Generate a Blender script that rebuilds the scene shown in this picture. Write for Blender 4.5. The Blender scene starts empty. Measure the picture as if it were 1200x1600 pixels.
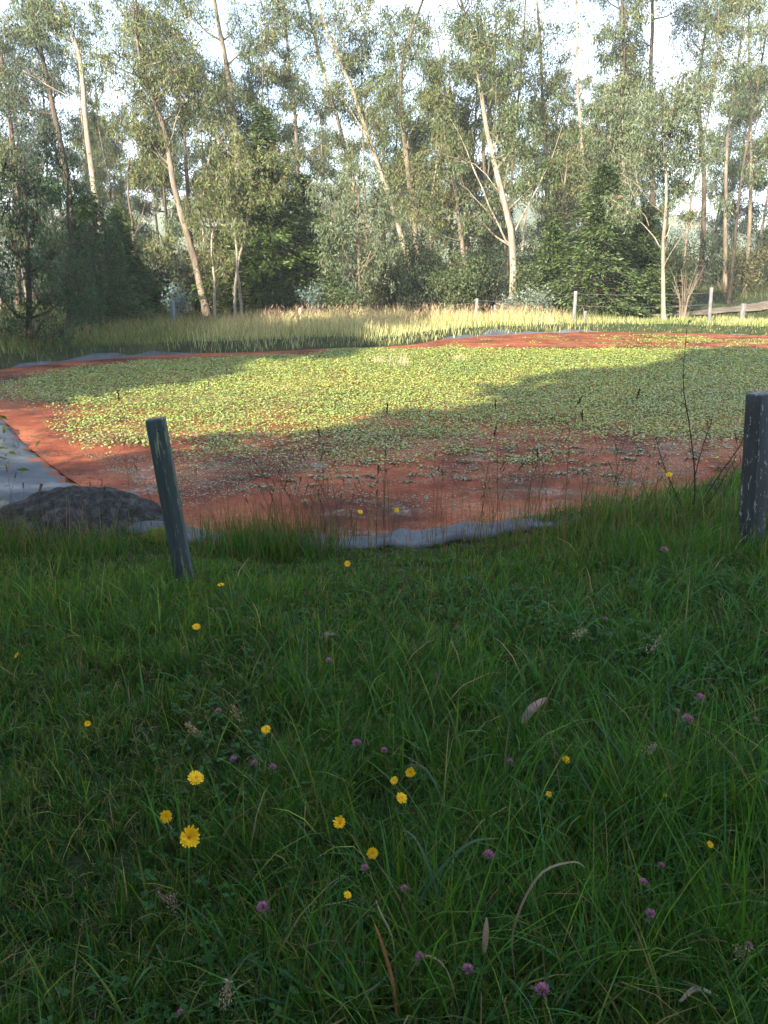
import bpy, math, random
import numpy as np
R = math.radians
scene = bpy.context.scene
col = scene.collection

# ------------------------------------------------------------------ camera, sky, sun, exposure
cam_data = bpy.data.cameras.new("camera")
cam = bpy.data.objects.new("camera", cam_data)
col.objects.link(cam)
cam.location = (0, 0, 1.65)
cam.rotation_euler = (R(90 - 17.1), 0, 0)
cam_data.sensor_fit = 'VERTICAL'
cam_data.sensor_height = 24.0
cam_data.lens = 18.03
cam_data.clip_start = 0.05
cam_data.clip_end = 3000
scene.camera = cam

SUN_EL, SUN_AZ = 24.0, 30.0          # light travels towards azimuth 30 degrees right of the view
world = bpy.data.worlds.new("World")
scene.world = world
world.use_nodes = True
wt = world.node_tree
wt.nodes.clear()
w_out = wt.nodes.new('ShaderNodeOutputWorld')
w_bg = wt.nodes.new('ShaderNodeBackground')
w_bg.inputs['Strength'].default_value = 0.10
w_sky = wt.nodes.new('ShaderNodeTexSky')
w_sky.sky_type = 'NISHITA'
w_sky.sun_disc = False
w_sky.sun_elevation = R(SUN_EL)
w_sky.sun_rotation = R(180 + SUN_AZ)
w_sky.air_density = 1.0
w_sky.dust_density = 1.5
w_tc = wt.nodes.new('ShaderNodeTexCoord')
w_map = wt.nodes.new('ShaderNodeMapping')
w_map.inputs['Scale'].default_value = (1.0, 1.0, 2.4)
w_map.inputs['Location'].default_value = (0.35, 0.1, 0.2)
w_noise = wt.nodes.new('ShaderNodeTexNoise')
w_noise.inputs['Scale'].default_value = 2.6
w_noise.inputs['Detail'].default_value = 7
w_noise.inputs['Roughness'].default_value = 0.58
w_ramp = wt.nodes.new('ShaderNodeValToRGB')
w_ramp.color_ramp.elements[0].position = 0.43
w_ramp.color_ramp.elements[1].position = 0.62
w_ramp.color_ramp.elements[0].color = (0.12, 0.12, 0.12, 1)
w_mix = wt.nodes.new('ShaderNodeMix')
w_mix.data_type = 'RGBA'
w_mix.inputs[7].default_value = (4.7, 5.4, 6.5, 1)
wt.links.new(w_tc.outputs['Generated'], w_map.inputs['Vector'])
wt.links.new(w_map.outputs[0], w_noise.inputs['Vector'])
wt.links.new(w_noise.outputs[0], w_ramp.inputs[0])
wt.links.new(w_ramp.outputs[0], w_mix.inputs[0])
wt.links.new(w_sky.outputs[0], w_mix.inputs[6])
wt.links.new(w_mix.outputs[2], w_bg.inputs['Color'])
wt.links.new(w_bg.outputs[0], w_out.inputs['Surface'])

sun_data = bpy.data.lights.new("sun", 'SUN')
sun_data.energy = 5.0
sun_data.angle = R(0.6)
sun_data.color = (1.0, 0.89, 0.70)
sun = bpy.data.objects.new("sun", sun_data)
col.objects.link(sun)
sun.location = (-20, -30, 30)
sun.rotation_euler = (R(90 - SUN_EL), 0, R(-SUN_AZ))

scene.view_settings.view_transform = 'Standard'
scene.view_settings.look = 'None'
scene.view_settings.gamma = 1.0
scene.view_settings.use_curve_mapping = False
scene.view_settings.exposure = 2.3
scene.render.engine = 'CYCLES'
scene.cycles.max_bounces = 8
scene.cycles.diffuse_bounces = 3
scene.cycles.transmission_bounces = 4
scene.cycles.volume_bounces = 0

# ------------------------------------------------------------------ helpers
rng = np.random.default_rng(11)
random.seed(5)

def vnoise(x, y, seed=0):
    """smooth lattice noise in 0..1"""
    xi = np.floor(x).astype(np.int64); yi = np.floor(y).astype(np.int64)
    fx = x - xi; fy = y - yi
    fx = fx*fx*(3-2*fx); fy = fy*fy*(3-2*fy)
    def h(a, b):
        n = (a*374761393 + b*668265263 + seed*974634777) & 0xffffffff
        n = ((n ^ (n >> 13)) * 1274126177) & 0xffffffff
        return ((n ^ (n >> 16)) & 0xffff) / 65535.0
    return (h(xi, yi)*(1-fx) + h(xi+1, yi)*fx)*(1-fy) + (h(xi, yi+1)*(1-fx) + h(xi+1, yi+1)*fx)*fy

def fbm(x, y, seed=0, oct=4):
    s = 0; a = 0.5; t = 0
    for k in range(oct):
        s = s + a*vnoise(x, y, seed+k*17); t += a
        x = x*2.03+3.1; y = y*2.03+1.7; a *= 0.5
    return s/t

def sstep(a, b, x):
    t = np.clip((x-a)/(b-a), 0, 1)
    return t*t*(3-2*t)

class MB:
    """collects vertices, quads, triangles and vertex colours for ONE mesh"""
    def __init__(s):
        s.V = []; s.Q = []; s.T = []; s.C = []; s.n = 0
    def add(s, V, Q=None, T=None, C=None):
        V = np.asarray(V, float).reshape(-1, 3)
        if Q is not None and len(Q): s.Q.append(np.asarray(Q, np.int64).reshape(-1, 4)+s.n)
        if T is not None and len(T): s.T.append(np.asarray(T, np.int64).reshape(-1, 3)+s.n)
        if C is None: C = np.ones((len(V), 3))
        C = np.asarray(C, float)
        if C.ndim == 1: C = np.tile(C, (len(V), 1))
        s.V.append(V); s.C.append(C); s.n += len(V)
    def mesh(s, name, mat, smooth=False):
        me = bpy.data.meshes.new(name)
        V = np.concatenate(s.V); C = np.concatenate(s.C)
        Q = np.concatenate(s.Q) if s.Q else np.zeros((0, 4), np.int64)
        T = np.concatenate(s.T) if s.T else np.zeros((0, 3), np.int64)
        me.vertices.add(len(V)); me.vertices.foreach_set('co', V.astype(np.float32).ravel())
        me.loops.add(Q.size+T.size)
        me.loops.foreach_set('vertex_index', np.concatenate([Q.ravel(), T.ravel()]).astype(np.int32))
        me.polygons.add(len(Q)+len(T))
        st = np.concatenate([np.arange(len(Q))*4, Q.size+np.arange(len(T))*3])
        me.polygons.foreach_set('loop_start', st.astype(np.int32))
        me.update(calc_edges=True)
        a = me.color_attributes.new('Col', 'FLOAT_COLOR', 'POINT')
        a.data.foreach_set('color', np.concatenate([C, np.ones((len(C), 1))], 1).astype(np.float32).ravel())
        if smooth: me.polygons.foreach_set('use_smooth', np.ones(len(Q)+len(T), bool))
        me.materials.append(mat)
        return me
    def build(s, name, mat, parent=None, smooth=False, loc=None):
        return link(name, s.mesh(name, mat, smooth), parent, loc)

def link(name, me, parent=None, loc=None):
    o = bpy.data.objects.new(name, me)
    col.objects.link(o)
    if parent: o.parent = parent
    if loc is not None: o.location = loc
    return o

def tag(o, label=None, cat=None, group=None, kind=None):
    if label: o['label'] = label
    if cat: o['category'] = cat
    if group: o['group'] = group
    if kind: o['kind'] = kind
    return o

def thing(name, label, cat, loc=(0, 0, 0), rz=0, group=None):
    o = bpy.data.objects.new(name, None)
    o.empty_display_size = 0.1
    col.objects.link(o)
    o.location = loc; o.rotation_euler = (0, 0, rz)
    return tag(o, label, cat, group)

def dup(root, loc, rz, scale=1.0, label=None, group=None):
    r = root.copy(); col.objects.link(r)
    r.location = loc; r.rotation_euler = (0, 0, rz); r.scale = (scale,)*3
    if label: r['label'] = label
    if group: r['group'] = group
    for ch in list(root.children):
        c = ch.copy(); col.objects.link(c); c.parent = r
        for g in ch.children:
            d = g.copy(); col.objects.link(d); d.parent = c
    return r

def unit(v):
    return v/np.maximum(np.linalg.norm(v, axis=-1, keepdims=True), 1e-9)

def tube(mb, pts, rad, k=6, C=None, cap=True):
    P = np.asarray(pts, float); n = len(P)
    rad = np.broadcast_to(np.asarray(rad, float), (n,))
    Tn = unit(np.gradient(P, axis=0))
    ref = np.array([0.31, 0.95, 0.05]) if abs(Tn[:, 2]).mean() > 0.7 else np.array([0.05, 0.1, 1.0])
    A = unit(np.cross(Tn, ref)); B = np.cross(Tn, A)
    th = np.arange(k)*2*math.pi/k
    V = P[:, None] + rad[:, None, None]*(np.cos(th)[None, :, None]*A[:, None] + np.sin(th)[None, :, None]*B[:, None])
    i = np.arange(n-1)[:, None]*k; j = np.arange(k)[None]; j2 = (j+1) % k
    Q = np.stack([i+j, i+j2, i+k+j2, i+k+j], -1).reshape(-1, 4)
    V = V.reshape(-1, 3); T = None
    if cap:
        V = np.concatenate([V, P[-1:]]); b = (n-1)*k
        T = np.stack([b+np.arange(k), b+(np.arange(k)+1) % k, np.full(k, n*k)], -1)
    mb.add(V, Q, T, C)

def spline(pts, n):
    P = np.asarray(pts, float)
    if len(P) < 3:
        t = np.linspace(0, 1, n)[:, None]; return P[0]*(1-t)+P[-1]*t
    E = np.concatenate([[2*P[0]-P[1]], P, [2*P[-1]-P[-2]]])
    u = np.linspace(0, len(P)-1-1e-6, n); i = u.astype(int); t = (u-i)[:, None]
    a, b, c, d = E[i], E[i+1], E[i+2], E[i+3]
    return 0.5*(2*b+(c-a)*t+(2*a-5*b+4*c-d)*t*t+(3*b-a-3*c+d)*t**3)

def leaves(mb, P, D, L, W, C, rs, side=None):
    """one pointed leaf (a rhombus with a slight fold) per row"""
    n = len(P)
    if side is None: side = rs.normal(size=(n, 3))
    S = unit(side - (side*D).sum(1, keepdims=True)*D)
    N = np.cross(D, S)
    L = L[:, None]; W = W[:, None]
    M = P + D*L*0.42 + N*W*0.18
    V = np.stack([P, M+S*W*0.5, P+D*L, M-S*W*0.5], 1).reshape(-1, 3)
    Q = np.arange(4*n).reshape(n, 4)
    mb.add(V, Q, None, np.repeat(C, 4, 0))

def blades(mb, P, az, h, w, bend, C, tipC=None, seg=3, twist=None, rs=rng):
    """grass blades: P base, az bending direction, h length, w width, bend 0..1.6"""
    n = len(P)
    d = np.stack([np.cos(az), np.sin(az), np.zeros(n)], 1)
    tw = az + math.pi/2 + (rs.normal(0, 0.6, n) if twist is None else twist)
    s = np.stack([np.cos(tw), np.sin(tw), np.zeros(n)], 1)
    rows = []; cols = []
    ang = bend
    pos = P.copy()
    up = np.array([0, 0, 1.0])
    for k in range(seg+1):
        t = k/seg
        ww = w*(1-t**1.8)*(0.75+0.5*min(t*2.5, 1)*0.5)
        if k < seg:
            rows += [pos - s*ww[:, None]*0.5, pos + s*ww[:, None]*0.5]
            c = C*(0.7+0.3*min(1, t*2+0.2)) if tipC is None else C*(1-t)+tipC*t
            cols += [c, c]
        else:
            rows += [pos]; cols += [C if tipC is None else tipC]
        a = 0.12 + ang*(t+0.5/seg)*1.25
        pos = pos + (d*np.sin(a)[:, None] + up*np.cos(a)[:, None])*(h/seg)[:, None]
    m = 2*seg+1
    V = np.stack(rows, 1).reshape(-1, 3); Cc = np.stack(cols, 1).reshape(-1, 3)
    b = (np.arange(n)*m)[:, None]
    Q = np.concatenate([b+np.array([[2*k, 2*k+1, 2*k+3, 2*k+2]]) for k in range(seg-1)], 0)
    T = b+np.array([[2*seg-2, 2*seg-1, 2*seg]])
    mb.add(V, Q, T, Cc)

# ------------------------------------------------------------------ materials
def new_mat(name):
    m = bpy.data.materials.new(name); m.use_nodes = True
    nt = m.node_tree
    return m, nt, nt.nodes['Principled BSDF'], nt.nodes['Material Output']

def leaf_mat(name, transl=0.35, rough=0.5, spec=0.35, tr_tint=(1.25, 1.3, 0.6)):
    m, nt, bs, out = new_mat(name)
    at = nt.nodes.new('ShaderNodeAttribute'); at.attribute_name = 'Col'
    nt.links.new(at.outputs['Color'], bs.inputs['Base Color'])
    bs.inputs['Roughness'].default_value = rough
    bs.inputs['Specular IOR Level'].default_value = spec
    mul = nt.nodes.new('ShaderNodeMix'); mul.data_type = 'RGBA'; mul.blend_type = 'MULTIPLY'
    mul.inputs[0].default_value = 1.0; mul.inputs[7].default_value = (*tr_tint, 1)
    nt.links.new(at.outputs['Color'], mul.inputs[6])
    tr = nt.nodes.new('ShaderNodeBsdfTranslucent')
    nt.links.new(mul.outputs[2], tr.inputs['Color'])
    mx = nt.nodes.new('ShaderNodeMixShader'); mx.inputs[0].default_value = transl
    nt.links.new(bs.outputs[0], mx.inputs[1]); nt.links.new(tr.outputs[0], mx.inputs[2])
    nt.links.new(mx.outputs[0], out.inputs['Surface'])
    return m

def rough_mat(name, stops, scale=5, detail=6, rough=0.9, bump=0.3, bump_scale=30, stretch=(1, 1, 1), use_col=False, spec=0.2, distort=0.0, bdist=0.02):
    m, nt, bs, out = new_mat(name)
    tc = nt.nodes.new('ShaderNodeTexCoord'); mp = nt.nodes.new('ShaderNodeMapping')
    mp.inputs['Scale'].default_value = stretch
    nt.links.new(tc.outputs['Object'], mp.inputs['Vector'])
    no = nt.nodes.new('ShaderNodeTexNoise'); no.inputs['Scale'].default_value = scale
    no.inputs['Detail'].default_value = detail; no.inputs['Roughness'].default_value = 0.65
    no.inputs['Distortion'].default_value = distort
    nt.links.new(mp.outputs[0], no.inputs['Vector'])
    rp = nt.nodes.new('ShaderNodeValToRGB'); el = rp.color_ramp.elements
    while len(el) < len(stops): el.new(0.5)
    for e, (p, c) in zip(el, stops): e.position = p; e.color = (*c, 1)
    nt.links.new(no.outputs[0], rp.inputs[0])
    src = rp.outputs[0]
    if use_col:
        at = nt.nodes.new('ShaderNodeAttribute'); at.attribute_name = 'Col'
        mul = nt.nodes.new('ShaderNodeMix'); mul.data_type = 'RGBA'; mul.blend_type = 'MULTIPLY'
        mul.inputs[0].default_value = 1.0
        nt.links.new(src, mul.inputs[6]); nt.links.new(at.outputs['Color'], mul.inputs[7]); src = mul.outputs[2]
    nt.links.new(src, bs.inputs['Base Color'])
    bs.inputs['Roughness'].default_value = rough
    bs.inputs['Specular IOR Level'].default_value = spec
    if bump:
        n2 = nt.nodes.new('ShaderNodeTexNoise'); n2.inputs['Scale'].default_value = bump_scale
        n2.inputs['Detail'].default_value = 5
        nt.links.new(mp.outputs[0], n2.inputs['Vector'])
        bp = nt.nodes.new('ShaderNodeBump'); bp.inputs['Strength'].default_value = bump
        bp.inputs['Distance'].default_value = bdist
        nt.links.new(n2.outputs[0], bp.inputs['Height']); nt.links.new(bp.outputs[0], bs.inputs['Normal'])
    return m

M = {}
M['leaf'] = leaf_mat('eucalyptus_leaf', 0.25, 0.55, 0.25, (1.2, 1.25, 0.6))
M['needle'] = leaf_mat('conifer_needles', 0.22, 0.55, 0.3, (1.2, 1.35, 0.5))
M['grass'] = leaf_mat('grass_blade', 0.38, 0.55, 0.12, (1.1, 1.45, 0.4))
M['dry'] = leaf_mat('dry_grass', 0.35, 0.7, 0.2, (1.15, 1.05, 0.8))
M['petal'] = leaf_mat('petal', 0.3, 0.6, 0.2, (1.1, 1.0, 0.7))
M['pad'] = leaf_mat('floating_leaf', 0.2, 0.38, 0.5, (1.1, 1.3, 0.4))
M['bark_pale'] = rough_mat('bark_pale', [(0.3, (0.09, 0.074, 0.056)), (0.5, (0.21, 0.178, 0.14)), (0.7, (0.33, 0.295, 0.245))], 3.0, 5, 0.8, 0.25, 20, (2, 2, 0.35))
M['bark_tan'] = rough_mat('bark_tan', [(0.3, (0.055, 0.043, 0.033)), (0.5, (0.13, 0.106, 0.080)), (0.7, (0.22, 0.19, 0.15))], 3.0, 5, 0.85, 0.3, 20, (2, 2, 0.35))
M['bark_dark'] = rough_mat('bark_dark', [(0.3, (0.028, 0.022, 0.018)), (0.55, (0.07, 0.055, 0.042)), (0.75, (0.12, 0.098, 0.08))], 3.0, 5, 0.9, 0.3, 20, (2, 2, 0.35))
M['earth'] = rough_mat('lawn_earth', [(0.3, (0.010, 0.016, 0.006)), (0.5, (0.020, 0.030, 0.010)), (0.68, (0.045, 0.042, 0.020))], 2.2, 9, 0.95, 0.5, 40)
M['track'] = rough_mat('track_dirt', [(0.32, (0.07, 0.06, 0.04)), (0.5, (0.13, 0.105, 0.075)), (0.66, (0.22, 0.18, 0.135))], 1.6, 9, 0.95, 0.4, 12)
M['hill'] = rough_mat('hill_cover', [(0.35, (0.035, 0.06, 0.03)), (0.5, (0.07, 0.09, 0.045)), (0.65, (0.13, 0.14, 0.07))], 0.02, 8, 0.95, 0)
M['mound'] = rough_mat('mound_surface', [(0.3, (0.008, 0.008, 0.008)), (0.5, (0.024, 0.024, 0.025)), (0.75, (0.085, 0.08, 0.075))], 16, 9, 0.9, 0.9, 45, bdist=0.03)
M['moss'] = rough_mat('moss', [(0.3, (0.03, 0.045, 0.008)), (0.65, (0.11, 0.12, 0.02))], 40, 4, 0.95, 0.8, 120)
M['wire'] = rough_mat('wire_steel', [(0.3, (0.12, 0.12, 0.12)), (0.7, (0.2, 0.2, 0.2))], 30, 2, 0.5, 0)

# liner: grey plastic sheet, dusty, with fine creases
def liner_material():
    m, nt, bs, out = new_mat('liner_sheet')
    tc = nt.nodes.new('ShaderNodeTexCoord')
    n1 = nt.nodes.new('ShaderNodeTexNoise'); n1.inputs['Scale'].default_value = 1.6; n1.inputs['Detail'].default_value = 8
    n1.inputs['Roughness'].default_value = 0.7
    nt.links.new(tc.outputs['Object'], n1.inputs['Vector'])
    rp = nt.nodes.new('ShaderNodeValToRGB')
    rp.color_ramp.elements[0].position = 0.32; rp.color_ramp.elements[0].color = (0.034, 0.041, 0.050, 1)
    rp.color_ramp.elements[1].position = 0.68; rp.color_ramp.elements[1].color = (0.095, 0.107, 0.124, 1)
    nt.links.new(n1.outputs[0], rp.inputs[0])
    # red-brown tide mark just above the water line
    sp = nt.nodes.new('ShaderNodeSeparateXYZ'); nt.links.new(tc.outputs['Object'], sp.inputs[0])
    ad = nt.nodes.new('ShaderNodeMath'); ad.operation = 'MULTIPLY_ADD'; ad.inputs[1].default_value = 0.16
    nt.links.new(n1.outputs[0], ad.inputs[0]); nt.links.new(sp.outputs['Z'], ad.inputs[2])
    mr = nt.nodes.new('ShaderNodeMapRange'); mr.inputs[1].default_value = -0.150; mr.inputs[2].default_value = -0.172
    nt.links.new(ad.outputs[0], mr.inputs[0])
    mx = nt.nodes.new('ShaderNodeMix'); mx.data_type = 'RGBA'; mx.inputs[7].default_value = (0.16, 0.055, 0.03, 1)
    nt.links.new(mr.outputs[0], mx.inputs[0]); nt.links.new(rp.outputs[0], mx.inputs[6])
    nt.links.new(mx.outputs[2], bs.inputs['Base Color'])
    bs.inputs['Roughness'].default_value = 0.62
    bs.inputs['Specular IOR Level'].default_value = 0.10
    n2 = nt.nodes.new('ShaderNodeTexNoise'); n2.inputs['Scale'].default_value = 5; n2.inputs['Detail'].default_value = 4
    n2.inputs['Distortion'].default_value = 1.2
    nt.links.new(tc.outputs['Object'], n2.inputs['Vector'])
    bp = nt.nodes.new('ShaderNodeBump'); bp.inputs['Strength'].default_value = 0.35; bp.inputs['Distance'].default_value = 0.04
    nt.links.new(n2.outputs[0], bp.inputs['Height']); nt.links.new(bp.outputs[0], bs.inputs['Normal'])
    return m
M['liner'] = liner_material()

# pond: a skin of red water fern with gaps of open water and pale film
def pond_material():
    m, nt, bs, out = new_mat('red_water_fern')
    tc = nt.nodes.new('ShaderNodeTexCoord')
    def noise(scale, det, rough=0.6, dist=0.0, vec=None):
        n = nt.nodes.new('ShaderNodeTexNoise'); n.inputs['Scale'].default_value = scale
        n.inputs['Detail'].default_value = det; n.inputs['Roughness'].default_value = rough
        n.inputs['Distortion'].default_value = dist
        nt.links.new(vec or tc.outputs['Object'], n.inputs['Vector']); return n.outputs[0]
    a = noise(0.9, 9, 0.7)
    rp = nt.nodes.new('ShaderNodeValToRGB'); e = rp.color_ramp.elements
    e.new(0.5)
    e[0].position = 0.36; e[0].color = (0.055, 0.012, 0.006, 1)
    e[1].position = 0.50; e[1].color = (0.160, 0.042, 0.018, 1)
    e[2].position = 0.64; e[2].color = (0.260, 0.088, 0.042, 1)
    nt.links.new(a, rp.inputs[0])
    f = noise(38, 6, 0.8)
    mm = nt.nodes.new('ShaderNodeMapRange'); mm.inputs[1].default_value = 0.38; mm.inputs[2].default_value = 0.62
    mm.inputs[3].default_value = 0.5; mm.inputs[4].default_value = 1.5
    nt.links.new(f, mm.inputs[0])
    sc = nt.nodes.new('ShaderNodeVectorMath'); sc.operation = 'SCALE'
    nt.links.new(rp.outputs[0], sc.inputs[0]); nt.links.new(mm.outputs[0], sc.inputs['Scale'])
    nt.links.new(sc.outputs[0], bs.inputs['Base Color'])
    bs.inputs['Roughness'].default_value = 0.8
    bs.inputs['Specular IOR Level'].default_value = 0.16
    bp = nt.nodes.new('ShaderNodeBump'); bp.inputs['Strength'].default_value = 0.6; bp.inputs['Distance'].default_value = 0.01
    nt.links.new(f, bp.inputs['Height']); nt.links.new(bp.outputs[0], bs.inputs['Normal'])
    # open water film between the fern
    mp = nt.nodes.new('ShaderNodeMapping'); mp.inputs['Scale'].default_value = (0.55, 1.3, 1)
    nt.links.new(tc.outputs['Object'], mp.inputs['Vector'])
    b = noise(1.3, 10, 0.78, 0.6, mp.outputs[0])
    mk = nt.nodes.new('ShaderNodeMapRange'); mk.inputs[1].default_value = 0.52; mk.inputs[2].default_value = 0.58
    nt.links.new(b, mk.inputs[0])
    g = noise(26, 5, 0.8)
    gk = nt.nodes.new('ShaderNodeMapRange'); gk.inputs[1].default_value = 0.44; gk.inputs[2].default_value = 0.53
    nt.links.new(g, gk.inputs[0])
    mu = nt.nodes.new('ShaderNodeMath'); mu.operation = 'MULTIPLY'
    nt.links.new(mk.outputs[0], mu.inputs[0]); nt.links.new(gk.outputs[0], mu.inputs[1])
    wat = nt.nodes.new('ShaderNodeBsdfPrincipled')
    wat.inputs['Base Color'].default_value = (0.06, 0.035, 0.03, 1); wat.inputs['Roughness'].default_value = 0.12
    wat.inputs['Specular IOR Level'].default_value = 0.6
    mx = nt.nodes.new('ShaderNodeMixShader')
    nt.links.new(mu.outputs[0], mx.inputs[0]); nt.links.new(bs.outputs[0], mx.inputs[1]); nt.links.new(wat.outputs[0], mx.inputs[2])
    nt.links.new(mx.outputs[0], out.inputs['Surface'])
    return m
M['pond'] = pond_material()

def post_material(name, base, light, flake, fl_pos, stretch=(1.6, 1.6, 0.5)):
    m, nt, bs, out = new_mat(name)
    tc = nt.nodes.new('ShaderNodeTexCoord'); mp = nt.nodes.new('ShaderNodeMapping')
    mp.inputs['Scale'].default_value = stretch
    nt.links.new(tc.outputs['Object'], mp.inputs['Vector'])
    n1 = nt.nodes.new('ShaderNodeTexNoise'); n1.inputs['Scale'].default_value = 9; n1.inputs['Detail'].default_value = 8
    nt.links.new(mp.outputs[0], n1.inputs['Vector'])
    rp = nt.nodes.new('ShaderNodeValToRGB'); e = rp.color_ramp.elements
    e[0].position = 0.3; e[0].color = (*base, 1); e[1].position = 0.75; e[1].color = (*light, 1)
    nt.links.new(n1.outputs[0], rp.inputs[0])
    n2 = nt.nodes.new('ShaderNodeTexNoise'); n2.inputs['Scale'].default_value = 22; n2.inputs['Detail'].default_value = 10
    n2.inputs['Roughness'].default_value = 0.75
    nt.links.new(mp.outputs[0], n2.inputs['Vector'])
    mr = nt.nodes.new('ShaderNodeMapRange'); mr.inputs[1].default_value = fl_pos; mr.inputs[2].default_value = fl_pos+0.05
    nt.links.new(n2.outputs[0], mr.inputs[0])
    mx = nt.nodes.new('ShaderNodeMix'); mx.data_type = 'RGBA'; mx.inputs[7].default_value = (*flake, 1)
    nt.links.new(mr.outputs[0], mx.inputs[0]); nt.links.new(rp.outputs[0], mx.inputs[6])
    nt.links.new(mx.outputs[2], bs.inputs['Base Color'])
    bs.inputs['Roughness'].default_value = 0.62
    bp = nt.nodes.new('ShaderNodeBump'); bp.inputs['Strength'].default_value = 0.4; bp.inputs['Distance'].default_value = 0.004
    nt.links.new(n2.outputs[0], bp.inputs['Height']); nt.links.new(bp.outputs[0], bs.inputs['Normal'])
    return m
M['post_green'] = post_material('weathered_green_post', (0.014, 0.028, 0.031), (0.034, 0.054, 0.056), (0.19, 0.22, 0.12), 0.565, (2.4, 2.4, 0.22))
M['post_chip'] = post_material('chipped_dark_post', (0.013, 0.018, 0.021), (0.038, 0.048, 0.052), (0.34, 0.37, 0.37), 0.575)
M['post_far'] = post_material('grey_far_post', (0.09, 0.09, 0.09), (0.19, 0.19, 0.19), (0.28, 0.28, 0.28), 0.7)
M['post_blue'] = post_material('bluish_far_post', (0.10, 0.12, 0.135), (0.17, 0.20, 0.22), (0.5, 0.5, 0.5), 0.7)
M['nail'] = rough_mat('rusty_nail', [(0.3, (0.02, 0.015, 0.012)), (0.7, (0.06, 0.04, 0.03))], 60, 2, 0.7, 0)

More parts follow.
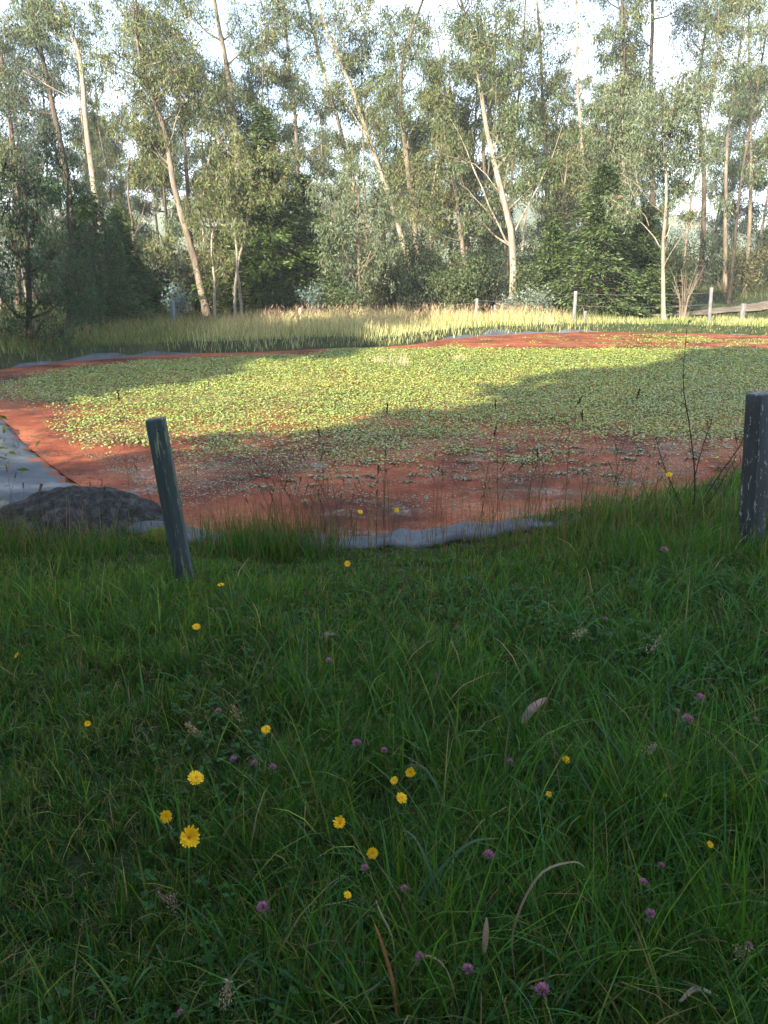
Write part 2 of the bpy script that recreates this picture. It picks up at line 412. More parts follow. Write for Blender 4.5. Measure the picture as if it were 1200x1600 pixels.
TREES=[
(36, 0.2, [(-12.46, -0.1), (-12.48, 2.74), (-12.5, 5.11), (-12.55, 7.63), (-12.66, 9.92), (-12.88, 11.2), (-13.11, 12.35)], [(-14.5, 11.89, 0.99), (-13.67, 12.23, 0.91), (-12.54, 11.89, 0.57)], 15, 0, 'tall pale bare trunked eucalyptus forking high up near the left edge', [[(-12.7, 10.04), (-12.38, 11.43), (-12.3, 12.35)], [(-12.74, 10.16), (-13.29, 11.09), (-13.73, 11.78)]], [[(-12.67, 8.48), (-13.81, 9.09), (-14.97, 9.75)]]),
(38, 0.22, [(-14.53, -0.1), (-14.41, 4.48), (-14.42, 7.31), (-14.76, 10.25), (-15.16, 12.46)], [(-16.09, 10.75, 0.9), (-15.35, 10.05, 0.84), (-14.24, 9.88, 0.73), (-16.41, 9.5, 0.96), (-15.02, 11.49, 0.72), (-15.1, 8.73, 0.57), (-16.22, 11.86, 0.83)], 15, 2, 'shaded dark trunked eucalyptus leaning left behind the pale forked one', [], []),
(33, 0.19, [(-7.3, -0.1), (-7.74, 2.4), (-8.28, 4.82), (-8.66, 7.24), (-9.16, 8.8), (-9.26, 10.62)], [(-9.71, 9.66, 1.02), (-10.69, 9.6, 0.73), (-8.63, 9.51, 0.97), (-7.69, 9.12, 0.98), (-8.13, 10.62, 1.01), (-9.53, 8.47, 0.74), (-10.37, 7.53, 0.64), (-9.12, 6.79, 0.75), (-7.76, 8.2, 0.69), (-7.25, 10.2, 0.77), (-8.98, 11.04, 0.91)], 14, 1, 'leaning tan trunked eucalyptus with olive crown left of the dark conifer', [[(-8.48, 6.33), (-7.78, 7.91), (-7.34, 8.9)], [(-8.35, 5.52), (-9.15, 6.45), (-9.57, 7.35)]], [[(-8.9, 7.91), (-8.11, 8.47), (-7.4, 8.02)]]),
(41, 0.26, [(-6.99, -0.1), (-7.02, 5.59), (-7.18, 8.46), (-7.45, 11.2), (-7.79, 13.83)], [(-8.28, 9.51, 1.04), (-7.59, 9.84, 0.86), (-8.72, 8.46, 0.8), (-6.23, 12.53, 1.08), (-6.78, 13.37, 0.89), (-8.73, 10.99, 0.79), (-8.92, 13.31, 0.89)], 17, 0, 'thick straight eucalyptus rising behind the top of the dark conifer', [], []),
(44, 0.16, [(-4.6, -0.1), (-4.51, 4.92), (-4.58, 8.96), (-4.81, 11.9), (-4.93, 14.72)], [(-6.65, 12.13, 0.84), (-5.54, 11.55, 0.91), (-5.8, 13.04, 0.9), (-3.89, 12.13, 0.91), (-4.93, 13.89, 0.96), (-4.66, 10.44, 0.72), (-3.53, 13.61, 0.83), (-5.9, 14.31, 0.77)], 17, 1, 'slender eucalyptus with loose drooping tufts right of the conifer tip', [], [[(-4.51, 4.92), (-5.36, 7.74), (-5.96, 9.26)], [(-4.55, 5.88), (-3.34, 8.05), (-2.66, 8.96)]]),
(40, 0.17, [(1.8, -0.1), (0.78, 3.75), (-0.46, 7.19), (-1.49, 9.91), (-2.46, 12.01), (-2.98, 13.53)], [(-1.76, 11.44, 1.29), (-0.73, 12.01, 1.23), (-1.16, 13.03, 1.1), (-0.84, 9.64, 1.01), (-0.3, 8.43, 0.84), (-2.18, 12.78, 0.87), (0.31, 6.91, 0.92)], 16, 1, 'pale eucalyptus leaning strongly left across the middle of the stand', [[(-0.46, 7.19), (-1.65, 9.38), (-2.82, 10.18)]], []),
(42, 0.16, [(0.41, -0.1), (-1.14, 4.78), (-2.21, 8.91), (-3.09, 11.71), (-3.67, 14.13)], [(-2.81, 10.6, 0.94), (-4.07, 10.33, 0.75), (-3.06, 13.06, 0.92), (-2.23, 8.19, 1.08), (-3.21, 6.82, 0.9), (-4.12, 13.33, 0.73), (-1.4, 11.16, 0.93), (-1.88, 9.76, 0.94)], 16, 0, 'thin pale eucalyptus leaning left beside another leaning one', [], []),
(39, 0.18, [(1.95, -0.1), (1.36, 4.55), (0.82, 8.13), (0.64, 10.22), (1.14, 12.25), (1.55, 13.24)], [(0.57, 12.25, 1.14), (1.2, 11.19, 1.09), (0.29, 10.43, 0.98), (2.04, 12.5, 1.02), (2.36, 10.69, 0.92), (0.73, 8.66, 0.88), (1.75, 9.31, 0.82), (1.24, 7.99, 1.06), (0.29, 9.45, 0.81)], 15, 0, "dense grey green eucalyptus with full crown just right of the picture's middle", [[(0.95, 7.32), (1.75, 9.18), (2.45, 10.74)]], []),
(35, 0.18, [(5.67, -0.1), (5.5, 2.97), (4.92, 5.01), (4.53, 6.49), (4.15, 7.94), (3.75, 9.57), (3.45, 10.94), (3.09, 12.05)], [(3.82, 11.34, 1.12), (4.89, 11.39, 0.97), (4.17, 10.17, 0.82), (3.1, 11.65, 0.71), (4.61, 9.53, 0.73), (3.54, 10.67, 0.72), (5.31, 7.89, 0.84), (5.87, 7.41, 0.74), (5.32, 6.69, 0.85), (4.9, 5.26, 0.7), (3.81, 4.25, 0.76), (6.2, 5.26, 0.81)], 14, 0, 'many forked pale eucalyptus fanning up from the grass behind the dry bank', [[(5.5, 3.1), (6.23, 4.76), (7.0, 6.25), (7.38, 7.7)], [(5.46, 2.71), (4.49, 4.25), (3.61, 6.25), (2.77, 7.7)], [(5.01, 4.76), (5.33, 6.49), (5.39, 7.94)]], [[(4.63, 4.0), (3.65, 5.01), (3.09, 5.51)], [(4.53, 6.49), (4.97, 8.41), (5.56, 9.69)], [(4.92, 5.01), (3.88, 6.13), (3.2, 6.25)]]),
(43, 0.17, [(8.72, -0.1), (8.56, 4.22), (8.35, 7.6), (8.02, 10.24), (7.71, 12.79), (7.39, 14.42)], [(7.56, 12.73, 1.2), (7.88, 13.66, 1.06), (7.56, 11.53, 1.08), (8.62, 11.89, 0.89), (7.01, 11.16, 0.76), (8.38, 10.67, 0.83), (8.08, 9.32, 1.03), (8.82, 8.94, 0.91), (7.27, 9.96, 0.77), (8.49, 7.96, 0.91)], 17, 1, 'upright eucalyptus with foliage in tiers left of the tall bare pale stem', [], []),
(40, 0.15, [(10.23, -0.1), (9.76, 4.63), (9.39, 7.88), (9.05, 10.44), (8.61, 13.53)], [(8.87, 12.83, 0.52), (9.55, 10.39, 0.33), (8.34, 9.91, 0.36)], 15, 0, 'tall bare pale stem with almost no leaves below its top', [], [[(9.1, 9.64), (9.58, 11.23), (9.31, 12.01)]]),
(47, 0.2, [(14.74, -0.1), (13.81, 7.83), (13.07, 12.29), (12.5, 15.61)], [(11.93, 15.08, 1.02), (12.62, 14.18, 0.69), (11.4, 15.38, 0.88), (13.27, 15.38, 0.75)], 18, 2, 'high eucalyptus with a thin dark crown against the open sky', [], [[(13.04, 12.29), (11.89, 13.52), (11.33, 14.12)], [(12.96, 12.75), (13.73, 14.12), (13.98, 15.02)]]),
(49, 0.2, [(16.63, -0.1), (15.7, 8.09), (15.18, 12.1), (14.82, 15.28), (14.66, 16.21)], [(14.65, 15.59, 1.07), (15.68, 15.9, 0.71), (14.6, 13.51, 0.54), (16.49, 15.03, 0.64)], 18, 2, 'second high thin crowned eucalyptus right of its dark twin', [], [[(15.32, 11.12), (16.17, 14.02), (16.89, 15.59)]]),
(30.6, 0.1, [(10.84, -0.1), (10.56, 2.35), (10.34, 4.59), (10.11, 6.31), (10.05, 8.17)], [(10.06, 8.07, 0.96), (10.36, 7.46, 1.05), (9.94, 6.63, 1.11), (10.74, 6.48, 0.97), (9.53, 6.06, 0.98), (10.58, 5.41, 0.94), (11.17, 7.97, 0.59), (11.28, 5.89, 0.65), (9.19, 7.15, 0.87), (9.41, 7.77, 0.69)], 0, 3, 'young grey green eucalyptus on a slim tan stem standing alone in front at right', [[(10.53, 2.58), (9.91, 3.48), (9.14, 4.04), (8.51, 4.48)], [(10.51, 3.03), (10.91, 4.15), (11.14, 5.24)]], [[(9.91, 3.48), (9.23, 4.37), (8.8, 5.24)], [(10.61, 1.89), (11.16, 3.03), (11.7, 3.48)], [(10.39, 3.93), (9.42, 4.81), (8.87, 5.67)]]),
(36, 0.13, [(10.67, -0.1), (10.47, 3.01), (10.29, 5.62), (9.89, 7.87), (9.79, 9.33)], [(9.79, 9.28, 0.8), (9.65, 8.48, 0.97), (10.57, 7.33, 0.93), (9.88, 7.08, 0.93), (9.33, 6.51, 0.88), (10.34, 6.0, 0.94), (9.1, 7.63, 0.65), (9.69, 5.49, 0.72)], 0, 3, 'grey green eucalyptus with a drooping crown left of the slim front tree', [], []),
(44, 0.13, [(18.82, -0.1), (18.12, 4.92), (17.81, 8.05), (18.05, 10.0), (18.03, 13.04)], [(18.14, 12.7, 1.03), (18.03, 10.68, 1.05), (19.04, 10.97, 1.11), (17.02, 12.13, 0.78), (17.89, 9.26, 0.8)], 15, 0, 'right hand eucalyptus with a leaning stem beside the dirt track', [], []),
(46, 0.14, [(20.95, -0.1), (20.23, 6.07), (19.77, 9.91), (19.19, 13.56)], [(20.09, 12.91, 1.01), (20.51, 9.54, 1.11), (20.13, 7.31, 0.92), (20.89, 11.15, 1.23), (21.06, 7.7, 0.98)], 15, 0, 'straight eucalyptus at the far right edge over the dirt track', [], []),
(50, 0.2, [(19.82, -0.1), (19.21, 6.45), (18.4, 11.31), (18.22, 14.6)], [(18.17, 13.23, 1.03), (18.42, 14.21, 1.17), (17.35, 13.89, 0.81), (18.95, 12.31, 0.97), (18.51, 11.31, 0.97)], 14, 2, 'bluish shaded eucalyptus top between the front tree and the right edge', [], [[(18.51, 10.97), (18.02, 12.31), (16.94, 13.63)]]),
(38, 0.16, [(4.22, -0.1), (3.58, 3.31), (3.35, 5.03), (2.9, 6.64), (2.56, 8.73)], [(2.57, 8.43, 0.8), (2.93, 7.65, 0.92), (2.6, 6.86, 1.04), (1.6, 6.06, 1.11), (2.93, 5.25, 0.94), (1.62, 4.42, 1.06), (3.55, 6.06, 0.82), (0.59, 5.3, 0.88), (2.27, 9.25, 0.74)], 0, 1, 'bent pinkish stemmed eucalyptus with low drooping foliage in the middle', [], [[(3.35, 5.03), (4.07, 6.38), (3.87, 7.96)]]),
(39, 0.14, [(8.53, -0.1), (8.43, 3.12), (8.43, 5.4), (8.46, 7.05)], [(8.34, 6.72, 1.13), (8.95, 7.27, 1.01), (9.35, 5.9, 1.02), (7.53, 5.34, 1.02), (6.94, 6.17, 0.96), (9.94, 5.26, 0.84), (7.91, 4.13, 0.85)], 0, 1, 'mid height leafy eucalyptus between the forked tree and the right conifer', [], []),
(31.5, 0.09, [(-0.96, -0.1), (-0.99, 2.37), (-1.07, 4.22), (-0.96, 5.79)], [(-1.95, 4.63, 0.68), (-0.92, 5.3, 0.77), (-0.19, 4.4, 0.73), (-1.35, 3.49, 0.79), (-0.2, 2.79, 0.69), (-1.74, 2.32, 0.7), (-0.7, 1.61, 0.65), (-1.34, 4.27, 0.63)], 0, 3, 'bushy many twigged eucalyptus sapling right of the dark conifer', [[(-1.0, 1.42), (-1.73, 3.07), (-2.07, 4.45)], [(-0.98, 1.66), (-0.25, 3.07), (0.0, 4.45)], [(-0.98, 0.93), (-1.49, 2.37), (-1.72, 3.54)]], []),
(31, 0.08, [(-6.62, -0.1), (-6.46, 1.66), (-6.44, 3.05), (-6.17, 4.63)], [(-6.17, 4.58, 0.81), (-6.92, 4.14, 0.63), (-6.41, 3.46, 0.68), (-6.24, 2.31, 0.59), (-5.7, 5.29, 0.67)], 0, 1, 'small pale stemmed eucalyptus sapling at the left foot of the conifer', [], []),
(31.2, 0.08, [(-5.9, -0.1), (-5.64, 1.89), (-5.22, 3.75), (-4.95, 5.75)], [(-5.88, 6.14, 0.62), (-4.73, 5.49, 0.62), (-3.89, 6.14, 0.52), (-6.22, 5.27, 0.67), (-3.73, 5.27, 0.53), (-5.1, 6.53, 0.57), (-5.49, 4.65, 0.63), (-4.33, 4.65, 0.48), (-5.87, 7.04, 0.47)], 0, 1, 'drooping olive young eucalyptus half covering the left side of the tall conifer', [], []),
(30.5, 0.075, [(-5.48, -0.1), (-5.56, 1.89), (-5.68, 3.25), (-5.7, 4.58)], [(-5.61, 4.36, 0.52), (-5.28, 3.48, 0.48)], 0, 1, "second pale stemmed sapling standing against the conifer's shade", [], []),
(37, 0.11, [(-11.77, -0.1), (-11.4, 3.05), (-11.42, 5.2), (-11.13, 6.77)], [(-10.47, 6.2, 0.62), (-11.15, 6.51, 0.62), (-10.16, 3.27, 0.7), (-10.76, 2.44, 0.7), (-11.79, 4.4, 0.57)], 0, 1, 'thin twisted eucalyptus among gaps of pale sky at left', [[(-11.4, 3.32), (-10.42, 5.2), (-10.03, 6.38)]], [[(-11.43, 2.77), (-12.07, 4.4), (-12.22, 5.73)], [(-11.4, 3.32), (-10.35, 4.4), (-9.85, 5.2)]]),
(42, 0.17, [(-19.35, -0.1), (-18.76, 4.78), (-18.44, 8.62), (-18.37, 11.98)], [(-18.74, 8.34, 1.08), (-17.95, 7.17, 0.9), (-18.69, 9.76, 0.94)], 12, 2, 'dark stemmed eucalyptus at the far left edge', [], []),
(43, 0.15, [(6.22, -0.1), (5.51, 4.85), (5.05, 8.2), (5.39, 10.24), (5.51, 12.79)], [(6.1, 10.24, 0.77), (6.33, 11.95, 0.82)], 14, 0, 'thin grey eucalyptus stem directly behind the forked tree', [], []),
(41, 0.15, [(-9.74, -0.1), (-9.72, 4.7), (-9.63, 7.89), (-9.42, 9.84)], [(-9.34, 7.61, 0.75), (-10.17, 7.04, 0.69)], 10, 2, 'shaded grey stem behind the leaning tan eucalyptus', [], []),
(19, 0.09, [(-8.62, -0.1), (-8.25, 2.08), (-8.17, 3.75), (-8.23, 4.41)], [(-8.5, 3.47, 0.62), (-7.97, 3.06, 0.62), (-8.51, 2.37, 0.75), (-7.71, 2.23, 0.63), (-8.8, 1.36, 0.76), (-7.99, 1.22, 0.7), (-7.43, 1.44, 0.49), (-8.63, 0.45, 0.71), (-7.7, 0.45, 0.46), (-8.52, 4.15, 0.52), (-8.01, 3.88, 0.44)], 0, 4, 'dark feathery foliaged tree nearest the left edge of the pond', [], []),
(23, 0.09, [(-9.26, -0.1), (-8.8, 3.03), (-8.76, 4.83)], [(-8.78, 4.64, 0.53), (-8.33, 3.99, 0.57), (-9.17, 4.02, 0.57), (-8.24, 3.16, 0.65), (-8.79, 3.11, 0.65), (-7.98, 2.31, 0.58), (-8.23, 1.62, 0.66), (-8.76, 1.83, 0.66), (-7.72, 1.3, 0.48), (-8.33, 0.77, 0.56), (-8.86, 5.15, 0.42)], 0, 4, 'second dark feathery tree just right of the left edge one', [], [])]
FLOWERS=[
('y', -0.55, 1.92, 0.245, 0.0504, 'wide open yellow hawkbit bloom, upper one of the trio at lower left'),
('y', -0.6, 1.78, 0.22499999999999998, 0.0353, 'small side-facing yellow hawkbit, leftmost bloom of the lower left trio'),
('y', -0.51, 1.67, 0.245, 0.0551, 'largest yellow hawkbit bloom of all, lowest of the lower left trio'),
('y', -0.83, 3.1, 0.16499999999999998, 0.0367, 'yellow hawkbit just below the leaning post in short grass'),
('y', -0.83, 3.63, 0.14500000000000002, 0.0358, 'tiny yellow hawkbit right of the foot of the leaning post'),
('y', -0.2, 3.93, 0.14500000000000002, 0.0349, 'tiny yellow hawkbit below the middle of the grey liner strip'),
('y', -0.4, 2.28, 0.175, 0.0326, 'flattened yellow hawkbit beside a pinkish clover, left of the middle'),
('y', -1.04, 2.36, 0.14500000000000002, 0.0224, 'half closed yellow bud in short grass at far left'),
('y', -1.52, 2.87, 0.14500000000000002, 0.0265, 'small yellow hawkbit near the left edge of the lawn'),
('y', 0.08, 1.99, 0.21500000000000002, 0.0309, 'yellow hawkbit on the right of the pair above the cut blade'),
('y', 0.03, 1.95, 0.21500000000000002, 0.0247, 'yellow hawkbit on the left of the small central cluster'),
('y', 0.05, 1.87, 0.21500000000000002, 0.0349, 'double looking yellow hawkbit, lowest bloom of the central cluster'),
('y', -0.12, 1.76, 0.21500000000000002, 0.035, 'flat yellow hawkbit seen edge on, left of the central cluster'),
('y', -0.03, 1.65, 0.21500000000000002, 0.0299, 'round yellow hawkbit on a bare stem below the central cluster'),
('y', -0.09, 1.54, 0.185, 0.0206, 'small orange yellow bud below the round central hawkbit'),
('y', 0.58, 2.11, 0.175, 0.0265, 'single yellow hawkbit right of the pale upright dead leaf'),
('y', 0.89, 1.74, 0.16499999999999998, 0.0192, 'tiny yellow bloom in deep grass near the right edge'),
('y', 0.85, 1.97, 0.14500000000000002, 0.0155, 'minute yellow bud among grass right of the wide blades'),
('y', 0.5, 1.98, 0.14500000000000002, 0.0194, 'dull yellow bloom half hidden in grass below the single hawkbit'),
('y', -0.13, 4.0, 0.42, 0.0313, 'tall stemmed yellow bloom standing against the red water'),
('y', 1.72, 4.5, 0.5, 0.0386, 'yellow bloom on a tall stem left of the right post'),
('y', 0.07, 4.03, 0.42, 0.0281, 'yellow bud against the red water above the liner strip'),
('p', -0.29, 1.48, 0.20500000000000002, 0.0368, 'big pink clover head with pale leaves, lowest at left'),
('p', -0.22, 2.75, 0.185, 0.0357, 'pale pink clover head above the lush tuft in the middle'),
('p', -0.41, 2.09, 0.175, 0.0263, 'mauve clover head, left one of a close pair'),
('p', -0.35, 2.07, 0.175, 0.0281, 'mauve clover head, right one of a close pair'),
('p', -0.48, 2.11, 0.175, 0.0286, 'faded pinkish clover head left of the mauve pair'),
('p', -0.59, 2.41, 0.16499999999999998, 0.0296, 'small lilac clover head in line above the upper hawkbit'),
('p', -0.09, 2.17, 0.195, 0.0333, 'lilac clover head below a brown seed head in the middle'),
('p', 0.0, 2.13, 0.195, 0.0267, 'dusky clover head above the small central hawkbits'),
('p', 0.27, 1.64, 0.21500000000000002, 0.0331, 'purple clover head right of the curved green blades'),
('p', 0.33, 1.24, 0.22499999999999998, 0.032, 'bright pink clover bloom nearest the bottom edge'),
('p', 0.18, 1.29, 0.22499999999999998, 0.0302, 'deep magenta clover head left of the nearest pink one'),
('p', 0.08, 1.35, 0.195, 0.0243, 'purple clover head half hidden beside a dry leaf blade'),
('p', 0.05, 1.56, 0.185, 0.024, 'dull purple clover bud by the bent dry stem'),
('p', -0.05, 1.63, 0.185, 0.0248, 'brownish red fading clover head under the round hawkbit'),
('p', 0.65, 1.57, 0.195, 0.0273, 'pink clover head, upper of two at lower right'),
('p', 0.63, 1.46, 0.20500000000000002, 0.0303, 'bright pink clover head, lower of two at lower right'),
('p', 0.4, 2.1, 0.175, 0.0244, 'small lilac clover head left of the single hawkbit'),
('p', 1.04, 2.31, 0.195, 0.0417, 'reddish pink clover head, lower of the pair by the right edge'),
('p', 1.14, 2.45, 0.195, 0.0414, 'pink clover head, upper of the pair by the right edge'),
('p', 1.03, 2.38, 0.185, 0.0248, 'small mauve bud left of the pair by the right edge'),
('p', 1.54, 3.98, 0.20500000000000002, 0.0457, 'lone pink clover in tall grass below the right post'),
('p', 1.0, 3.18, 0.16499999999999998, 0.026, 'tiny pale clover head left of the feathery grass panicle'),
('p', -0.43, 1.24, 0.16499999999999998, 0.0161, 'dark pink clover head at the bottom edge, left side'),
('p', 1.29, 2.34, 0.175, 0.0222, 'faint pink clover head touching the right edge'),
('p', 0.84, 1.4, 0.175, 0.0206, 'dusky clover bud below a dry seed head at right edge'),
('p', 0.72, 1.64, 0.185, 0.0216, 'faded brownish clover head above the two bright pink ones')]
POND=[(-5.74, 11.45), (-4.13, 9.04), (-3.43, 8.04), (-2.89, 7.31), (-2.27, 6.56), (-1.8, 6.09), (-1.29, 5.64), (-0.63, 5.52), (0.0, 5.61), (0.5, 5.73), (1.04, 5.96), (1.63, 6.27), (2.36, 6.67), (3.54, 7.36), (6.5, 8.6), (9.5, 11.5), (12.5, 16), (14, 21), (12.6, 25.6), (8.86, 27.26), (5.47, 26.95), (1.97, 24.22), (0.72, 22.19), (-1.39, 21.2), (-2.99, 20.29), (-4.82, 19.61), (-6.74, 18.24), (-7.96, 16.11), (-7.6, 13.1)]


# ------------------------------------------------------------------ pond outline, ground height
POND = np.array(POND)
def closed_spline(P, n):
    E = np.concatenate([P[-1:], P, P[:2]])
    u = np.linspace(0, len(P), n, endpoint=False); i = u.astype(int); t = (u-i)[:, None]
    a, b, c, d = E[i], E[i+1], E[i+2], E[i+3]
    return 0.5*(2*b+(c-a)*t+(2*a-5*b+4*c-d)*t*t+(3*b-a-3*c+d)*t**3)
RIM = closed_spline(POND, 120)

def pond_sd(x, y):
    """signed distance to the waterline, negative inside"""
    x = np.asarray(x, float).ravel(); y = np.asarray(y, float).ravel()
    d2 = np.full(x.shape, 1e18); inside = np.zeros(x.shape, bool)
    A = RIM; B = np.roll(RIM, -1, 0)
    for (ax, ay), (bx, by) in zip(A, B):
        ex, ey = bx-ax, by-ay
        t = np.clip(((x-ax)*ex+(y-ay)*ey)/(ex*ex+ey*ey), 0, 1)
        d2 = np.minimum(d2, (x-ax-t*ex)**2+(y-ay-t*ey)**2)
        c = ((ay > y) != (by > y)) & (x < (bx-ax)*(y-ay)/(by-ay+1e-12)+ax)
        inside ^= c
    d = np.sqrt(d2)
    return np.where(inside, -d, d)

def liner_w(x, y):
    """how far the liner shows above the waterline round the pond"""
    left = sstep(-1.6, -2.3, x)*sstep(13.2, 11.5, y)
    near = sstep(7.6, 6.8, y)*sstep(-1.9, -1.5, x)
    farr = sstep(24.0, 24.6, y)*sstep(8.0, 7.0, x)*sstep(1.2, 2.0, x)
    farl = sstep(16.4, 17.2, y)*sstep(20, 19, y)*sstep(-3.8, -4.4, x)
    n = vnoise(x*1.7+4, y*1.7, 3)
    return 0.12 + left*1.75 + near*(0.27+0.24*n)*(1-left)*sstep(2.2, 1.2, x) + near*0.20 + farr*(0.02+0.24*n) + farl*(0.03+0.22*n)

def base_h(x, y):
    n = (fbm(x*0.8, y*0.8, 1)-0.5)*0.09 + (fbm(x*3, y*3, 9, 3)-0.5)*0.03
    far = np.hypot(x, y)
    return n*np.clip(far/2.0, 0.3, 1) - 0.10*sstep(2.5, 5.2, y)*sstep(9, 6, y)*sstep(5.5, 3.5, np.abs(x)) + 2.2*sstep(48, 80, y) + 0.9*sstep(33.5, 47, y)*sstep(9, 16, x)

def ground_h(x, y, sd=None):
    x = np.asarray(x, float); y = np.asarray(y, float); sh = x.shape
    x = x.ravel(); y = y.ravel()
    if sd is None: sd = pond_sd(x, y)
    b = base_h(x, y)
    W = 0.55 + 1.0*sstep(-1.6, -2.4, x)*sstep(14, 12, y)
    z = -0.32 + (b+0.32)*sstep(-0.08, 1, sd/W)
    z = np.where(sd < -0.05, -0.33-0.35*sstep(0, 1.5, -sd), z)
    return z.reshape(sh)

def gz(x, y): return float(ground_h(np.array([x]), np.array([y]))[0])

# ground sheet: fine near the pond, stretching to the horizon
def axis(lo, hi, step, farlo, farhi):
    a = np.arange(lo, hi+1e-6, step); g = []; v = hi; s = step
    while v < farhi: s *= 1.25; v += s; g.append(v)
    l = []; v = lo; s = step
    while v > farlo: s *= 1.25; v -= s; l.append(v)
    return np.array(l[::-1]+list(a)+g)
gx = axis(-9, 14.5, 0.19, -600, 600); gy = axis(0.6, 29, 0.19, -200, 520)
X, Y = np.meshgrid(gx, gy); Z = ground_h(X, Y)
ny, nx = X.shape
idx = np.arange(ny*nx).reshape(ny, nx)
Q = np.stack([idx[:-1, :-1], idx[:-1, 1:], idx[1:, 1:], idx[1:, :-1]], -1).reshape(-1, 4)
mb = MB(); mb.add(np.stack([X, Y, Z], -1), Q)
tag(mb.build('ground', M['earth'], smooth=True), 'uneven dark earth and turf around the pond', kind='structure')

# pond surface, reaching a little under the bank
rimN = np.roll(RIM, -1, 0)-np.roll(RIM, 1, 0)
rimN = unit(np.stack([rimN[:, 1], -rimN[:, 0]], 1))
if pond_sd(*(RIM+rimN*0.05).T).mean() < 0: rimN = -rimN
pv = np.concatenate([RIM+rimN*0.16, np.full((len(RIM), 1), -0.25).reshape(-1, 1)], 1) if False else np.column_stack([RIM+rimN*0.16, np.full(len(RIM), -0.25)])
pm = bpy.data.meshes.new('pond'); pm.from_pydata(pv.tolist(), [], [list(range(len(pv)))]); pm.materials.append(M['pond'])
if pm.polygons[0].normal.z < 0: pm.flip_normals()
tag(link('pond', pm), 'pond covered by a red brown skin of water fern', kind='structure')

# liner: one sheet running all round the rim
NS, NT = 640, 26
S = closed_spline(POND, NS)
d = np.roll(S, -3, 0)-np.roll(S, 3, 0); Nn = unit(np.stack([d[:, 1], -d[:, 0]], 1))
if pond_sd(*(S+Nn*0.05).T).mean() < 0: Nn = -Nn
for _ in range(6): Nn = unit(Nn+np.roll(Nn, 1, 0)+np.roll(Nn, -1, 0))
wS = liner_w(S[:, 0], S[:, 1])
t = np.linspace(0, 1, NT+1)
off = -0.15+(wS[:, None]+0.15)*t[None]
LX = S[:, None, 0]+Nn[:, None, 0]*off; LY = S[:, None, 1]+Nn[:, None, 1]*off
LZ = ground_h(LX, LY)+0.02
arc = np.cumsum(np.linalg.norm(np.roll(S, -1, 0)-S, axis=1))[:, None]
fold = np.abs(vnoise(arc*2.3+off*1.1, off*0.8+arc*0.15, 21)-0.5)
LZ += 0.22*np.clip(0.16-fold, 0, 1)*np.clip((off+0.1)*2.5, 0, 1)*(S[:, None, 1] < 13.5) + 0.05*(vnoise(arc*1.2, off*2.2, 5)-0.3)*np.clip(off*2, 0, 1)*(S[:, None, 1] < 13.5)
lft = sstep(-1.4, -2.2, S[:, None, 0])*(S[:, None, 1] < 13.5)
r1 = 1-np.abs(2*vnoise(arc*1.15+off*0.9+2.5*vnoise(arc*0.5, off*0.7, 8), off*1.4-arc*0.35, 61)-1)
r2 = 1-np.abs(2*vnoise(arc*2.6-off*1.3, off*2.4+arc*0.5, 62)-1)
LZ += (0.075*r1**5+0.035*r2**5)*lft*sstep(0.02, 0.3, off)
LZ += 0.045*(vnoise(arc*7, off*6, 64)-0.5)*sstep(0.5, 0.1, off)*sstep(-0.12, 0.0, off)+0.05*(vnoise(arc*2.2, off*2, 66)-0.5)*sstep(0.5, 0.1, off)
LZ -= 0.05*sstep(0.22, -0.05, off)
LZ[:, -1] -= 0.03
# keep clear of the ground between samples
LZ = np.maximum(LZ, ground_h(LX, LY)+0.010)
top = np.stack([LX, LY, LZ], -1)
ii = np.arange(NS); i2 = (ii+1) % NS; c = NT+1
Q = np.stack([ii[:, None]*c+np.arange(NT), ii[:, None]*c+np.arange(1, NT+1), i2[:, None]*c+np.arange(1, NT+1), i2[:, None]*c+np.arange(NT)], -1).reshape(-1, 4)
mb = MB(); mb.add(top, Q)
lin = mb.build('pond_liner', M['liner'], smooth=True)
sol = lin.modifiers.new('thick', 'SOLIDIFY'); sol.thickness = 0.006; sol.offset = -1
tag(lin, 'grey wrinkled plastic liner sheet edging the pond, widest on the left bank', 'pond liner')

# hills behind the trees
mb = MB()
hx = np.linspace(-640, 640, 90); hy = np.linspace(170, 620, 40)
HX, HY = np.meshgrid(hx, hy)
ridge = 30+10*np.sin(HX/170+2.2)+6*np.sin(HX/71+1.3)+10*(fbm(HX/40, HY/40, 4)-0.5)
HZ = -1.5+ridge*sstep(190, 430, HY)*(0.85+0.3*fbm(HX/60, HY/60, 8))
hi = np.arange(HX.size).reshape(HX.shape)
mb.add(np.stack([HX, HY, HZ], -1), np.stack([hi[:-1, :-1], hi[:-1, 1:], hi[1:, 1:], hi[1:, :-1]], -1).reshape(-1, 4))
tag(mb.build('hills', M['hill'], smooth=True), 'pale wooded hills far behind the eucalyptus stand', kind='structure')

